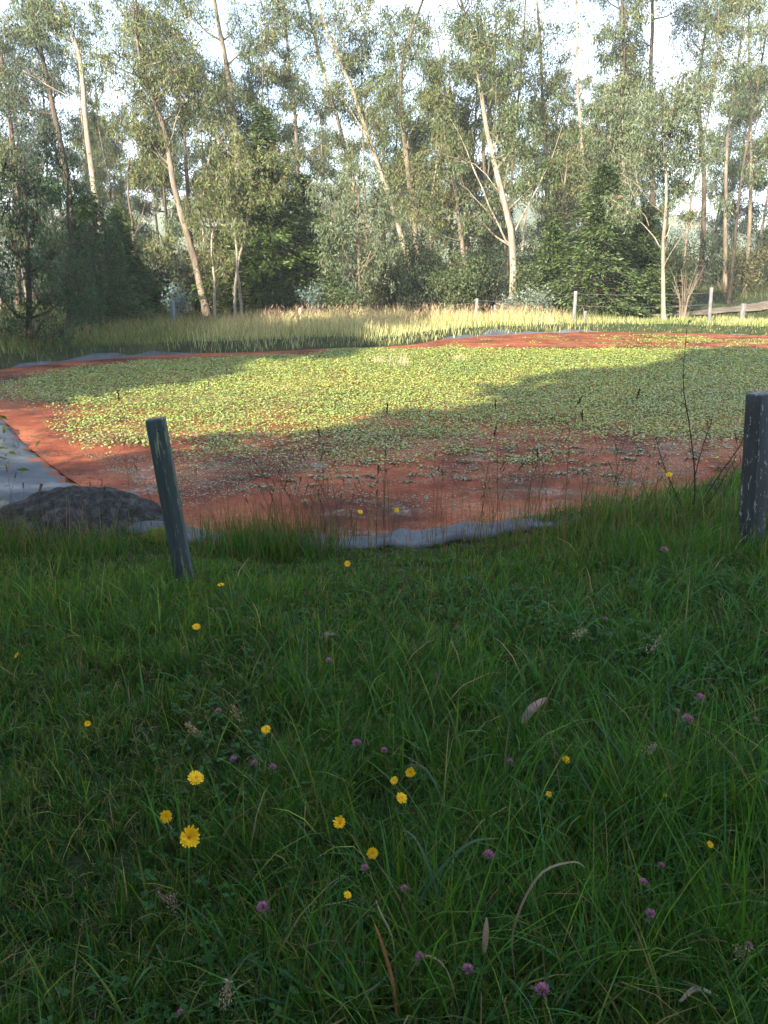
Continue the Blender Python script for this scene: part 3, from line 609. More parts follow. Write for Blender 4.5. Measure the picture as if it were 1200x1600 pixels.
# dirt track going away at the right
mb = MB()
tp = spline([(10.6, 32.4, 0), (13.4, 34.6, 0), (16.6, 36.6, 0), (20.5, 39.5, 0), (26, 44, 0), (34, 50, 0)], 60)
tn = np.gradient(tp, axis=0); tn = unit(np.stack([tn[:, 1], -tn[:, 0]], 1))
ww = np.linspace(0.55, 1.0, 60)+0.3*vnoise(np.arange(60)*0.4, np.zeros(60), 2)
rowsx = []
for s in np.linspace(-1, 1, 7):
    px_ = tp[:, 0]+tn[:, 0]*ww*s; py_ = tp[:, 1]+tn[:, 1]*ww*s
    rowsx.append(np.stack([px_, py_, ground_h(px_, py_)+0.05-0.035*abs(s)], 1))
G = np.stack(rowsx, 1); G[:, :, 2] += 0.05; gi = np.arange(G.shape[0]*7).reshape(-1, 7)
mb.add(G, np.stack([gi[:-1, :-1], gi[:-1, 1:], gi[1:, 1:], gi[1:, :-1]], -1).reshape(-1, 4))
tag(mb.build('path', M['track'], smooth=True), 'pale dirt track curving away between the right hand trees', kind='structure')

# ------------------------------------------------------------------ eucalyptus trees
TONES = {0: ((0.055, 0.085, 0.038), (0.120, 0.142, 0.058)),
         1: ((0.060, 0.085, 0.034), (0.145, 0.150, 0.055)),
         2: ((0.038, 0.062, 0.045), (0.075, 0.100, 0.068)),
         3: ((0.070, 0.100, 0.055), (0.140, 0.165, 0.095)),
         4: ((0.022, 0.050, 0.024), (0.055, 0.095, 0.040))}

def foliage_blob(mb, tw, cen, rad, tone, rs, dens=1.0, leaf=0.165):
    """one hanging tuft: twig tips spread through an uneven ellipsoid, leaves hang from each"""
    m = max(10, int(22*rad*rad*dens)+6)
    u = unit(rs.normal(size=(m, 3)))*(rs.random((m, 1))**0.45)
    u *= np.array([1.12, 1.12, 0.78])*(0.75+0.5*rs.random((m, 1)))
    tips = cen+u*rad
    a, b = np.array(TONES[tone][0]), np.array(TONES[tone][1])
    for q in range(0, m, 3):
        mid = cen*0.45+tips[q]*0.55+np.array([0, 0, 0.12*rad])
        tube(tw, [cen-np.array([0, 0, 0.25*rad]), mid, tips[q]], [0.016, 0.010, 0.004], 3, cap=False)
    nl = 30
    P = np.repeat(tips, nl, 0)+rs.normal(0, 0.085+0.045*rad, (m*nl, 3))
    P[:, 2] -= rs.random(m*nl)*0.34
    D = unit(rs.normal(size=(m*nl, 3))*0.62+np.array([0, 0, -0.85]))
    L = leaf*(0.65+0.7*rs.random(m*nl)); Wd = L*(0.17+0.11*rs.random(m*nl))
    mixv = np.clip(rs.normal(0.45, 0.34, (m*nl, 1))+np.repeat(rs.normal(0, 0.22, (m, 1)), nl, 0), 0, 1)
    C = a*(1-mixv)+b*mixv
    C = C*(0.72+0.5*rs.random((m*nl, 1)))
    br = rs.random(m*nl) < 0.035
    C[br] = np.array([0.16, 0.095, 0.05])
    leaves(mb, P, D, L, Wd, C, rs)

def make_euc(root, trunk, blobs, r0, tone, seed, forks=(), bares=(), barkm='bark_tan', dens=1.0, leaf=0.165, limbs_apart=True):
    rs = np.random.default_rng(seed)
    path = spline(trunk, 26)
    path[1:] += np.cumsum(rs.normal(0, 0.012, (25, 3)), 0)*np.array([1, 1, 0])
    tt = np.linspace(0, 1, 26)
    rad = 0.88*r0*(0.55*np.exp(-tt*30)+(1-0.80*tt**0.9))
    mb = MB(); tube(mb, path, rad, 9)
    mb.build('trunk', M[barkm], root, True)
    crown = MB(); twig = MB()
    for f in forks:
        lm = MB(); fp = spline(f, 12); fp[1:] += np.cumsum(rs.normal(0, 0.03, (11, 3)), 0)
        k = np.argmin(np.linalg.norm(path-fp[0], axis=1))
        fp[0] = path[k]
        tube(lm, fp, np.linspace(rad[k]*0.34, 0.012, 12), 7); lm.build('limb', M[barkm], root, True)
        for q in (7, 9, 11): foliage_blob(crown, twig, fp[q]+rs.normal(0, .25, 3), rs.uniform(.35, .6), tone, rs, dens, leaf)
    for f in bares:
        lm = MB(); fp = spline(f, 9); fp[:, 1] += np.linspace(0, rs.uniform(-.6, .4), 9); fp[1:] += np.cumsum(rs.normal(0, 0.035, (8, 3)), 0)
        tube(lm, fp, np.linspace(r0*0.13, 0.005, 9), 6)
        for q in range(3, 8):
            d = unit(fp[q]-fp[q-1])*0.5+rs.normal(0, 0.5, 3)+np.array([0, 0, 0.35])
            e = fp[q]+unit(d)*rs.uniform(0.4, 0.9)
            tube(lm, [fp[q], (fp[q]+e)/2+rs.normal(0, .05, 3), e], [0.012, 0.008, 0.003], 4, cap=False)
        lm.build('bare_limb', M[barkm], root, True)
    for bi, (c, rb) in enumerate(blobs):
        c = np.array(c)
        # branch from the stem, starting lower than the tuft and sweeping up into it
        cand = np.where(path[:, 2] < c[2]-0.5*rb-0.15*np.hypot(*(path[:, :2]-c[:2]).T))[0]
        k = cand[-1] if len(cand) else 6
        st = path[k]; hd = c-st
        mid = st+hd*0.5+np.array([0, 0, -0.10*np.linalg.norm(hd)])+rs.normal(0, 0.06, 3)
        pts = spline([st, mid, c], 8)
        lm = MB() if limbs_apart else twig
        tube(lm, pts, np.linspace(min(rad[k]*0.55, 0.018+0.016*np.linalg.norm(hd)+0.012), 0.012, 8), 5)
        if limbs_apart: lm.build('limb', M[barkm], root, True)
        foliage_blob(crown, twig, c, rb, tone, rs, dens, leaf)
    tag(twig.build('twigs', M['bark_dark'], root), kind='stuff')
    tag(crown.build('crown', M['leaf'], root), kind='stuff')

EG = 'eucalyptus trees standing behind the pond'
for ti, (Yd, r0, trunk, blobs, top, tone, label, forks, bares) in enumerate(TREES):
    rs = np.random.default_rng(100+ti)
    x0 = trunk[0][0]; g0 = gz(x0, Yd)
    root = thing('feathery_tree' if tone == 4 else 'eucalyptus_tree', label, 'tree', (x0, Yd, g0-0.05), group='dark feathery trees on the left bank' if tone == 4 else EG)
    tp = [(x-x0, 0.25*math.sin(1.7*i+ti)*min(i, 1), z-g0*0.5) for i, (x, z) in enumerate(trunk)]
    bl = [((x-x0, rs.uniform(-1.3, 0.9)*max(0.6, r), z), r*1.2) for x, z, r in blobs]
    if top:   # the part of the tree above the picture
        dx, dz = tp[-1][0]-tp[-2][0], max(0.5, tp[-1][2]-tp[-2][2])
        zt = tp[-1][2]
        tp.append((tp[-1][0]+dx/dz*(top-zt)*0.6, 0.2, float(top)))
        for q in range(6):
            zz = zt+0.8+(top+0.6-zt)*q/5
            bl.append(((tp[-1][0]+rs.uniform(-1.7, 1.7), rs.uniform(-1.7, 1.7), zz), rs.uniform(0.7, 1.15)))
    fk = [[(x-x0, rs.uniform(-.3, .3), z) for x, z in f] for f in forks]
    ba = [[(x-x0, rs.uniform(-.1, .1), z) for x, z in f] for f in bares]
    bark = 'bark_dark' if tone in (2, 4) else ('bark_pale' if ti in (0, 5, 6, 8, 10, 13) or r0 < 0.085 else 'bark_tan')
    if tone == 4: make_euc(root, tp, bl, r0, tone, 300+ti, fk, ba, bark, 1.9, 0.11)
    else: make_euc(root, tp, bl, r0, tone, 300+ti, fk, ba, bark)

# the back row: a few kinds, copied
protos = []
for k in range(5):
    rs = np.random.default_rng(900+k)
    h = 13+rs.uniform(0, 4); lean = rs.uniform(-1.2, 1.2)
    root = thing('eucalyptus_tree', 'slender eucalyptus of the back row, half hidden behind nearer trees', 'tree', (0, 0, 0), group='eucalyptus trees in the back row')
    tp = [(0, 0, -0.1), (lean*0.2, 0, h*0.3), (lean*0.6+rs.uniform(-.3, .3), 0.2, h*0.65), (lean, 0, h)]
    bl = []
    for q in range(32):
        zz = h*rs.uniform(0.08, 1.02); spread = 0.5+1.7*max(0.0, 1-zz/h)**0.5
        a = rs.uniform(0, 6.28)
        bl.append(((lean*zz/h+math.cos(a)*spread*rs.uniform(.3, 1), math.sin(a)*spread*rs.uniform(.3, 1), zz), rs.uniform(0.6, 1.15)))
    make_euc(root, tp, bl, 0.16, [0, 2, 1, 0, 2][k], 950+k, (), (), ['bark_pale', 'bark_dark', 'bark_tan', 'bark_tan', 'bark_dark'][k], 0.8, 0.22, False)
    protos.append(root)
back = []
rs = np.random.default_rng(77)
for q in range(40):
    yy = rs.uniform(43, 70); xx = (-0.58+1.16*(q+0.5)/40)*yy+rs.uniform(-1, 1)
    if 0.33 < xx/yy < 0.42 and yy < 60: yy = rs.uniform(60, 75); 
    back.append((xx, yy))
for q, (xx, yy) in enumerate(back):
    loc = (xx, yy, gz(xx, yy)); s = rs.uniform(0.75, 1.05); rz = rs.uniform(0, 6.28)
    if q < 5: protos[q].location = loc; protos[q].rotation_euler = (0, 0, rz); protos[q].scale = (s,)*3
    else: dup(protos[q % 5], loc, rz, s)

# thin poles between them, copied
poles = []
for k in range(3):
    rs = np.random.default_rng(1200+k); h = 12.5+k
    root = thing('eucalyptus_tree', 'thin pole like eucalyptus with a light crown among the middle row', 'tree', (0, 0, 0), group='thin eucalyptus poles in the middle row')
    tp = [(0, 0, -0.1), (rs.uniform(-.4, .4), 0.1, h*0.35), (rs.uniform(-.9, .9), -0.1, h*0.7), (rs.uniform(-1, 1), 0, h)]
    bl = [((np.interp(zz, [0, h], [0, tp[-1][0]])+rs.uniform(-1, 1), rs.uniform(-1, 1), zz), rs.uniform(.4, .8)) for zz in np.linspace(h*0.3, h, 9)]
    make_euc(root, tp, bl, 0.085, [0, 1, 3][k], 1250+k, (), [[tp[1], (tp[1][0]+.7, .2, h*.5), (tp[1][0]+1.0, .3, h*.62)]], ['bark_pale', 'bark_tan', 'bark_dark'][k], 0.9, 0.19, False)
    poles.append(root)
rs = np.random.default_rng(78)
for q in range(21):
    yy = rs.uniform(35.5, 47); xx = (-0.52+0.98*(q+rs.uniform(.1, .9))/21)*yy
    loc = (xx, yy, gz(xx, yy)); sc0 = rs.uniform(.85, 1.1); rz = rs.uniform(0, 6.28)
    if q < 3: poles[q].location = loc; poles[q].rotation_euler = (0, 0, rz); poles[q].scale = (sc0,)*3
    else: dup(poles[q % 3], loc, rz, sc0)

# ------------------------------------------------------------------ conifers
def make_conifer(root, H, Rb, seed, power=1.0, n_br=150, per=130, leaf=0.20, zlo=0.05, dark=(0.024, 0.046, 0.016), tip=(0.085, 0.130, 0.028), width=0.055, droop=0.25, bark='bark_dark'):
    rs = np.random.default_rng(seed)
    mb = MB(); tube(mb, [(0, 0, -0.1), (0.05, 0, H*0.5), (0, 0, H)], [H*0.026, H*0.015, 0.01], 8)
    mb.build('trunk', M[bark], root, True)
    cr = MB(); br = MB()
    dark = np.array(dark); tip = np.array(tip); a_lobe = rs.uniform(0, 6)
    for i in range(n_br):
        f = (i+0.5)/n_br
        z = H*(zlo+(1-zlo)*(1-(1-f)**0.75)) if power <= 1.2 else H*(zlo+(1-zlo)*f)
        rr = Rb*(max(0.0, 1-(z/H)**power)+0.05)*rs.uniform(0.55, 1.22)*(0.85+0.3*math.sin(a_lobe+2*(i*2.399963))*math.cos(z*1.9+a_lobe))
        a = i*2.399963+rs.normal(0, .25)
        out = np.array([math.cos(a), math.sin(a), 0])
        side = np.array([-out[1], out[0], 0])
        s = np.linspace(0, 1, 7)[:, None]
        bp = np.array([0, 0, z])+out*rr*s+np.array([0, 0, 1])*(0.25*rr*s-(droop+0.25)*rr*s**2+0.10*rr*s**4)
        tube(br, bp, np.linspace(0.02+0.012*rr, 0.005, 7), 4, cap=False)
        m = int(per*(0.35+rr/Rb))
        sv = 0.15+0.85*rs.random(m)**0.7
        pos = np.stack([np.interp(sv, s[:, 0], bp[:, k]) for k in range(3)], 1)
        lat = rs.choice([-1, 1], m)*rs.random(m)**0.8*(0.10+0.36*rr*(1-sv*0.75))
        pos += side*lat[:, None]+rs.normal(0, 0.075, (m, 3)); pos[:, 2] -= np.abs(lat)*0.25
        D = unit(out*0.9+side*(np.sign(lat)*0.75)[:, None]+rs.normal(0, 0.42, (m, 3))+np.array([0, 0, -0.18]))
        L = leaf*(0.6+0.8*rs.random(m)); Wd = width*(0.6+0.8*rs.random(m))
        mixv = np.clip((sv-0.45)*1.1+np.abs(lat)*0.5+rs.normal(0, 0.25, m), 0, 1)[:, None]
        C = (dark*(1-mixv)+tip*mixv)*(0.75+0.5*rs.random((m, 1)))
        sd = np.tile(side, (m, 1))+rs.normal(0, 0.45, (m, 3))
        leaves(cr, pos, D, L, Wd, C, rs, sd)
    tag(br.build('branches', M[bark], root), kind='stuff')
    tag(cr.build('crown', M['needle'], root), kind='stuff')

def conifer(x, y, H, Rb, seed, label, **k):
    r = thing('conifer_tree', label, 'tree', (x, y, gz(x, y)-0.03), seed*1.3, 'conifers by the pond')
    make_conifer(r, H, Rb, seed, **k)
    return r
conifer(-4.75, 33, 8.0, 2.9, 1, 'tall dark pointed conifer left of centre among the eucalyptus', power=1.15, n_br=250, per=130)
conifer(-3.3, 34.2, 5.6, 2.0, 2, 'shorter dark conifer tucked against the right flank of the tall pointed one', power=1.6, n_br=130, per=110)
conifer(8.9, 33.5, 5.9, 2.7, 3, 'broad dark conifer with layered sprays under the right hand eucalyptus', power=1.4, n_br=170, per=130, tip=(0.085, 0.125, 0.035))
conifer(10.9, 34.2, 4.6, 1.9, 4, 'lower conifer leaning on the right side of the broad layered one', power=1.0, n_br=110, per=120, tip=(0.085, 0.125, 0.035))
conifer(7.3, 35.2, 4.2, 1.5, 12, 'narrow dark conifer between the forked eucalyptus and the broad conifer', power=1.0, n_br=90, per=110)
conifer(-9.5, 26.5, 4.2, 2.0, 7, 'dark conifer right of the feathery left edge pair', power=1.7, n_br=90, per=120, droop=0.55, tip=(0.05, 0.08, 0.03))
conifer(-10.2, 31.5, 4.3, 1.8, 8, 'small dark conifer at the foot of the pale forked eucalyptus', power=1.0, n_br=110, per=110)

# the dense cypress row behind the viewer that shades the lawn, and the columns shading the left bank
def shade_tree(u, v, H, Rb, seed, label, power, n_br=190):
    x = u*math.sin(R(SUN_AZ))+v*math.cos(R(SUN_AZ)); y = u*math.cos(R(SUN_AZ))-v*math.sin(R(SUN_AZ))
    r = thing('cypress_tree', label, 'tree', (x, y, gz(x, y)-0.03), seed*0.7, 'cypress row shading the lawn')
    make_conifer(r, H, Rb, seed, power=power, n_br=n_br, per=85, leaf=0.55, width=0.30, zlo=0.01)
    return r
sa = shade_tree(-6.5, -2.1, 13.0, 5.6, 21, 'tall dense cypress behind the viewer, left one of the row', 1.5, 260)
sb = shade_tree(-6.0, 3.2, 12.5, 4.2, 22, 'tall dense cypress behind the viewer, second of the row', 1.5, 220)
sc_ = shade_tree(1.0, -13.7, 11.5, 3.5, 26, 'dense cypress out of frame on the left bank', 3.0, 220)
def shade_copy(src, u, v, s_, label):
    x = u*math.sin(R(SUN_AZ))+v*math.cos(R(SUN_AZ)); y = u*math.cos(R(SUN_AZ))-v*math.sin(R(SUN_AZ))
    dup(src, (x, y, gz(x, y)-0.03), u+v, s_, label)
shade_copy(sb, -7.0, 7.6, 1.02, 'tall dense cypress behind the viewer, third of the row')
shade_copy(sb, -6.5, 12.0, 0.97, 'tall dense cypress behind the viewer, fourth of the row')
shade_copy(sb, -5.0, 16.6, 0.90, 'tall dense cypress behind the viewer, rightmost of the row')
shade_copy(sc_, 3.5, -19.4, 0.96, 'second dense cypress out of frame on the left bank')
shade_copy(sc_, 6.0, -25.0, 0.95, 'third dense cypress out of frame on the left bank')

# ------------------------------------------------------------------ shrubs
def make_shrub(root, H, Rx, seed, tones, n=900, leaf=0.11, lw=0.45, stems=7, bark='bark_dark', hang=0.0):
    rs = np.random.default_rng(seed)
    st = MB(); cr = MB()
    tips = []
    for i in range(stems):
        a = rs.uniform(0, 6.28); rr = Rx*rs.uniform(0.2, 0.85)
        e = np.array([math.cos(a)*rr, math.sin(a)*rr, H*rs.uniform(0.55, 0.98)])
        p = spline([(rs.normal(0, .06), rs.normal(0, .06), -0.05), (e[0]*0.35, e[1]*0.35, e[2]*0.5), e], 7)
        tube(st, p, np.linspace(0.012+0.012*H, 0.004, 7), 5)
        for q in range(2, 7):
            tips.append(p[q])
            d = unit(rs.normal(size=3)+np.array([0, 0, .3]))*Rx*0.38
            tube(st, [p[q], p[q]+d*0.5+rs.normal(0, .02, 3), p[q]+d], [0.008, 0.006, 0.003], 3, cap=False)
            tips.append(p[q]+d)
    st.build('stems', M[bark], root, True)
    if n:
        tips = np.array(tips)
        P = tips[rs.integers(0, len(tips), n)]+rs.normal(0, 0.13*Rx+0.04, (n, 3))
        P[:, 2] = np.abs(P[:, 2])+0.02
        D = unit(rs.normal(size=(n, 3))+np.array([0, 0, 0.15-hang]))
        L = leaf*(0.6+0.8*rs.random(n))
        mixv = rs.random((n, 1))
        C = (np.array(tones[0])*(1-mixv)+np.array(tones[1])*mixv)*(0.75+0.5*rs.random((n, 1)))
        leaves(cr, P, D, L, L*lw, C, rs)
        tag(cr.build('foliage', M['leaf'], root), kind='stuff')
GREEN = ((0.035, 0.055, 0.022), (0.085, 0.110, 0.042)); GREY = ((0.10, 0.13, 0.105), (0.19, 0.225, 0.18)); OLIVE = ((0.06, 0.065, 0.03), (0.13, 0.12, 0.055))
DARKG = ((0.02, 0.034, 0.016), (0.05, 0.07, 0.03)); BLUE = ((0.075, 0.115, 0.11), (0.13, 0.18, 0.17))
SHRUBS = [
 (-1.55, 31.2, 1.25, 1.5, GREEN, 2600, 'bright rounded green shrub between the tall conifer and the dry grass'),
 (-2.75, 31.0, 1.2, 0.7, BLUE, 900, 'small bluish shrub at the right foot of the tall conifer'),
 (6.0, 31.0, 1.15, 0.75, GREY, 1100, 'pale silvery shrub by the fence right of the forked eucalyptus'),
 (4.9, 31.4, 0.85, 0.5, GREY, 500, 'smaller silvery shrub just left of the pale silvery one'),
 (18.0, 34.6, 1.5, 1.1, GREEN, 2200, 'rounded bright green shrub at the right edge beside the track'),
 (14.3, 40.5, 2.2, 1.5, OLIVE, 2200, 'olive shrub on the left verge where the track bends'),
 (17.2, 47.5, 2.5, 1.7, GREEN, 2200, 'tall green shrub behind the bend of the track'),
 (12.9, 34.6, 2.4, 1.1, DARKG, 1700, 'dark shrub between the slim front eucalyptus and the track'),
 (1.3, 34.5, 2.9, 1.7, DARKG, 3000, 'dark leafy undergrowth shrub just right of the picture middle'),
 (2.8, 33.6, 2.3, 1.4, GREEN, 2400, 'green undergrowth shrub left of the forked eucalyptus'),
 (-0.6, 35.6, 3.2, 1.6, OLIVE, 2400, 'olive brown undergrowth shrub behind the bushy sapling'),
 (4.2, 36.5, 3.0, 1.5, DARKG, 2400, 'dark undergrowth shrub behind the foot of the forked eucalyptus'),
 (5.9, 34.6, 2.3, 1.2, GREEN, 1800, 'green undergrowth shrub right of the forked eucalyptus'),
 (7.6, 37.5, 3.0, 1.6, DARKG, 2200, 'dark undergrowth shrub half behind the broad right conifer'),
 (-6.6, 33.4, 2.6, 1.4, OLIVE, 2200, 'twiggy olive shrub left of the tall pointed conifer'),
 (-8.1, 34.6, 2.9, 1.5, OLIVE, 2200, 'grey brown twiggy shrub in the gap left of the leaning eucalyptus'),
 (-7.9, 30.6, 1.3, 0.9, BLUE, 900, 'bluish shrub at the foot of the leaning tan eucalyptus'),
 (-11.2, 29.2, 1.2, 0.8, BLUE, 800, 'bluish shrub in the shade at the left behind the bank grass'),
 (-9.6, 33.8, 2.3, 1.2, DARKG, 1700, 'dark shrub behind the small left conifer'),
 (-12.6, 31.5, 2.6, 1.6, DARKG, 2200, 'dark shaded shrub under the leftmost trees'),
 (-14.5, 36.5, 3.4, 2.0, DARKG, 2600, 'large dark shrub under the far left eucalyptus'),
 (10.6, 38.5, 3.0, 1.8, DARKG, 2400, 'dark shrub behind the lower right conifer'),
 (19.6, 43.5, 2.4, 1.6, OLIVE, 2000, 'olive shrub across the track at the right edge'),
 (-4.0, 31.0, 1.0, 0.9, DARKG, 1000, 'low dark shrub under the skirts of the tall pointed conifer'),
 (-5.3, 37.8, 3.2, 1.6, GREEN, 2000, 'green shrub showing left behind the tall pointed conifer'),
 (0.4, 38.6, 3.4, 1.9, GREEN, 2400, 'green backlit shrub deep in the middle of the stand'),
 (-16.8, 41.0, 4.2, 2.2, DARKG, 2600, 'tall dark undergrowth behind the leftmost pale trunks'),
 (-12.4, 40.0, 3.6, 2.0, DARKG, 2600, 'dark undergrowth between the two left trunks'),
 (-9.4, 41.5, 3.3, 1.8, OLIVE, 2200, 'brownish undergrowth deep behind the leaning tan trunk'),
 (-2.6, 40.5, 4.0, 2.0, DARKG, 2800, 'dark undergrowth seen right past the tall pointed conifer'),
 (2.6, 40.0, 3.6, 1.9, OLIVE, 2600, 'brown green undergrowth behind the bent pinkish stem'),
 (5.6, 41.0, 3.9, 2.0, DARKG, 2600, 'dark undergrowth right behind the forked eucalyptus'),
 (8.8, 42.0, 4.3, 2.1, DARKG, 2600, 'tall dark undergrowth above the broad right conifer'),
 (13.2, 44.5, 3.4, 1.8, DARKG, 2400, 'dark undergrowth left of the leaning stem by the track'),
 (23.0, 47.0, 3.6, 2.0, DARKG, 2400, 'dark undergrowth at the right edge beyond the track'),
 (20.6, 49.0, 2.8, 1.9, DARKG, 2400, 'dark undergrowth above the bend of the track between two stems'),
 (19.0, 54.0, 3.4, 2.2, DARKG, 2400, 'dark undergrowth where the track disappears'),
 (-6.9, 44.0, 3.8, 2.0, DARKG, 2600, 'dark undergrowth deep in the gap left of the tall conifer'),
]
for i, (x, y, H, Rx, tn, n, lab) in enumerate(SHRUBS):
    r = thing('shrub', lab, 'shrub', (x, y, gz(x, y)), i*1.1, 'shrubs under the trees')
    make_shrub(r, H, Rx, 500+i, tn, int(n*1.25), 0.14 if H > 1.4 else 0.10, 0.42, 9)
r = thing('bare_shrub', 'leafless reddish brown twiggy shrub beside the slim front eucalyptus', 'shrub', (11.75, 31.2, gz(11.75, 31.2)), 0)
make_shrub(r, 2.1, 1.0, 560, OLIVE, 60, 0.1, .4, 20, 'bark_tan')
r = thing('shrub', 'light green sprig of leaves poking in at the left edge over the liner', 'shrub', (-3.25, 5.75, gz(-3.25, 5.75)), 0, 'shrubs under the trees')
make_shrub(r, 0.62, 0.34, 561, ((0.09, 0.13, 0.03), (0.19, 0.22, 0.06)), 420, 0.075, .35, 8)

# ------------------------------------------------------------------ posts, wires
def box_post(root, w, h, mat, bev=0.006, taper=1.0, sink=0.12, name='post_body', worn_seed=0):
    """square post: rounded corners, uneven top, several rings so its edges are not ruler straight"""
    rs = np.random.default_rng(worn_seed)
    hw = w/2
    sec = []
    for sx, sy in ((1, 1), (-1, 1), (-1, -1), (1, -1)):
        a0 = math.atan2(sy, sx)
        for da in (-0.6, 0, 0.6):
            sec.append((sx*(hw-bev)+bev*math.cos(a0+da)*1.15, sy*(hw-bev)+bev*math.sin(a0+da)*1.15))
    sec = np.array(sec); k = len(sec)
    zs = np.concatenate([np.linspace(-sink, h-0.012, 14), [h-0.004, h]])
    rows = []
    for i, z in enumerate(zs):
        s = 1.0 if z < h-0.006 else (0.975 if z < h-0.001 else 0.90)
        rows.append(np.column_stack([sec*s+rs.normal(0, 0.0007, (k, 2)), np.full(k, z)]))
    V = np.concatenate(rows); n = len(zs)
    i = np.arange(n-1)[:, None]*k; j = np.arange(k)[None]; j2 = (j+1) % k
    Q = np.stack([i+j, i+j2, i+k+j2, i+k+j], -1).reshape(-1, 4)
    V = np.concatenate([V, [[0, 0, h+0.001]]]); b = (n-1)*k
    T = np.stack([b+np.arange(k), b+(np.arange(k)+1) % k, np.full(k, n*k)], -1)
    mb = MB(); mb.add(V, Q, T)
    return mb.build(name, mat, root)

def nail(root, loc, axis_):
    mb = MB(); tube(mb, [np.array(loc)-np.array(axis_)*0.004, np.array(loc)+np.array(axis_)*0.003], [0.005, 0.005], 8)
    return mb.build('nail', M['nail'], root)

PG = 'fence posts around the pond'
p = thing('fence_post', 'dark green square post leaning left in the lawn, nearest at left', 'post', (-1.13, 4.07, gz(-1.13, 4.07)), R(8), PG)
p.rotation_euler = (R(-4.5), R(-5.6), R(10))
box_post(p, 0.098, 0.97, M['post_green'], worn_seed=1)
nail(p, (0.008, -0.049, 0.905), (0, -1, 0))
p = thing('fence_post', 'dark square post with chipped white paint at the right edge, turned cornerwise', 'post', (2.43, 4.80, gz(2.43, 4.80)), 0, PG)
p.rotation_euler = (R(-1.7), R(-4.4), R(21))
box_post(p, 0.116, 1.04, M['post_chip'], worn_seed=2)
nail(p, (-0.0625, 0.01, 0.86), (-1, 0, 0))
far_posts = [(-7.15, 26.9, 0.85, 0.10, 'post_blue', 1, 'bluish post half buried in shaded grass at the left back'),
 (-2.95, 28.3, 0.55, 0.10, 'post_blue', -2, 'short grey blue post nearly lost in grass near the tall conifer'),
 (3.28, 28.4, 0.86, 0.09, 'post_far', 2, 'thin pale post standing in the dry grass right of the picture middle'),
 (6.85, 28.6, 1.12, 0.10, 'post_far', 0, 'tall pale grey post in front of the broad right conifer'),
 (11.75, 28.6, 1.22, 0.09, 'post_far', -3, 'tallest pale leaning post near the right edge by the dirt track'),
 (13.45, 29.8, 0.62, 0.13, 'post_far', 1, 'short thick stub post right of the tallest pale one'),
 (4.25, 30.6, 0.55, 0.08, 'post_far', 3, 'tiny grey stub post behind the dry grass beside the forked eucalyptus'),
 (7.35, 28.9, 0.42, 0.10, 'post_far', -4, 'small grey stub post right beside the tall pale grey one')]
for i, (x, y, h, w, m, lean, lab) in enumerate(far_posts):
    p = thing('fence_post', lab, 'post', (x, y, gz(x, y)), R(12*i), PG)
    p.rotation_euler = (0, R(lean), R(7*i-20))
    box_post(p, w, h, M[m], worn_seed=10+i)
def wire(a, b, sag, label):
    a = np.array(a); b = np.array(b); t = np.linspace(0, 1, 16)[:, None]
    p = a*(1-t)+b*t; p[:, 2] -= (sag*4*t*(1-t))[:, 0]
    mb = MB(); tube(mb, p, 0.0035, 4)
    tag(mb.build('fence_wire', M['wire'], smooth=True), label, 'wire', 'wires of the far fence')
wire((3.28, 28.34, 0.80), (6.85, 28.52, 0.98), 0.10, 'thin wire running left from the tall pale grey post')
wire((6.85, 28.52, 1.02), (11.7, 28.5, 1.06), 0.06, 'upper thin wire between the two tallest pale posts')
wire((6.85, 28.52, 0.62), (11.72, 28.5, 0.66), 0.08, 'lower thin wire between the two tallest pale posts')
wire((-2.95, 28.24, 0.50), (3.28, 28.34, 0.72), 0.12, 'slack wire over the dry grass right of the tall conifer')

# dark mound on the left bank, moss beside it
mb = MB()
na, nr = 56, 22
A, Rr = np.meshgrid(np.linspace(0, 2*math.pi, na, endpoint=False), np.linspace(0, 1, nr))
ox = np.cos(A)*Rr*0.78*(1+0.10*np.sin(2*A+.5)); oy = np.sin(A)*Rr*0.50*(1+0.08*np.sin(3*A))
hz = 0.42*(1-Rr**2.2)**0.9+0.05*(fbm(ox*5+3, oy*5, 31)-0.5)+0.07*(fbm(ox*14, oy*14, 33)-0.5)-0.10
i0 = np.arange(nr*na).reshape(nr, na); i1 = np.roll(i0, -1, 1)
mb.add(np.stack([ox, oy, hz], -1), np.stack([i0[:-1], i0[1:], i1[1:], i1[:-1]], -1).reshape(-1, 4))
o = mb.build('mound', M['mound'], None, True, (-2.24, 5.36, gz(-2.24, 5.36)+0.03))
tag(o, 'low rounded dark grey mound on the bank between lawn and grey liner', 'mound')
mb = MB()
ox = np.cos(A)*Rr*0.15; oy = np.sin(A)*Rr*0.09; hz = 0.075*(1-Rr**2)**0.7+0.02*(fbm(ox*40, oy*40, 3)-.5)-0.01
mb.add(np.stack([ox, oy, hz], -1), np.stack([i0[:-1], i0[1:], i1[1:], i1[:-1]], -1).reshape(-1, 4))
mx_, my_ = -1.52, 4.98
tag(mb.build('moss_cushion', M['moss'], None, True, (mx_, my_, gz(mx_, my_)+0.03)), 'small yellow green moss cushion in front of the dark mound', 'moss')

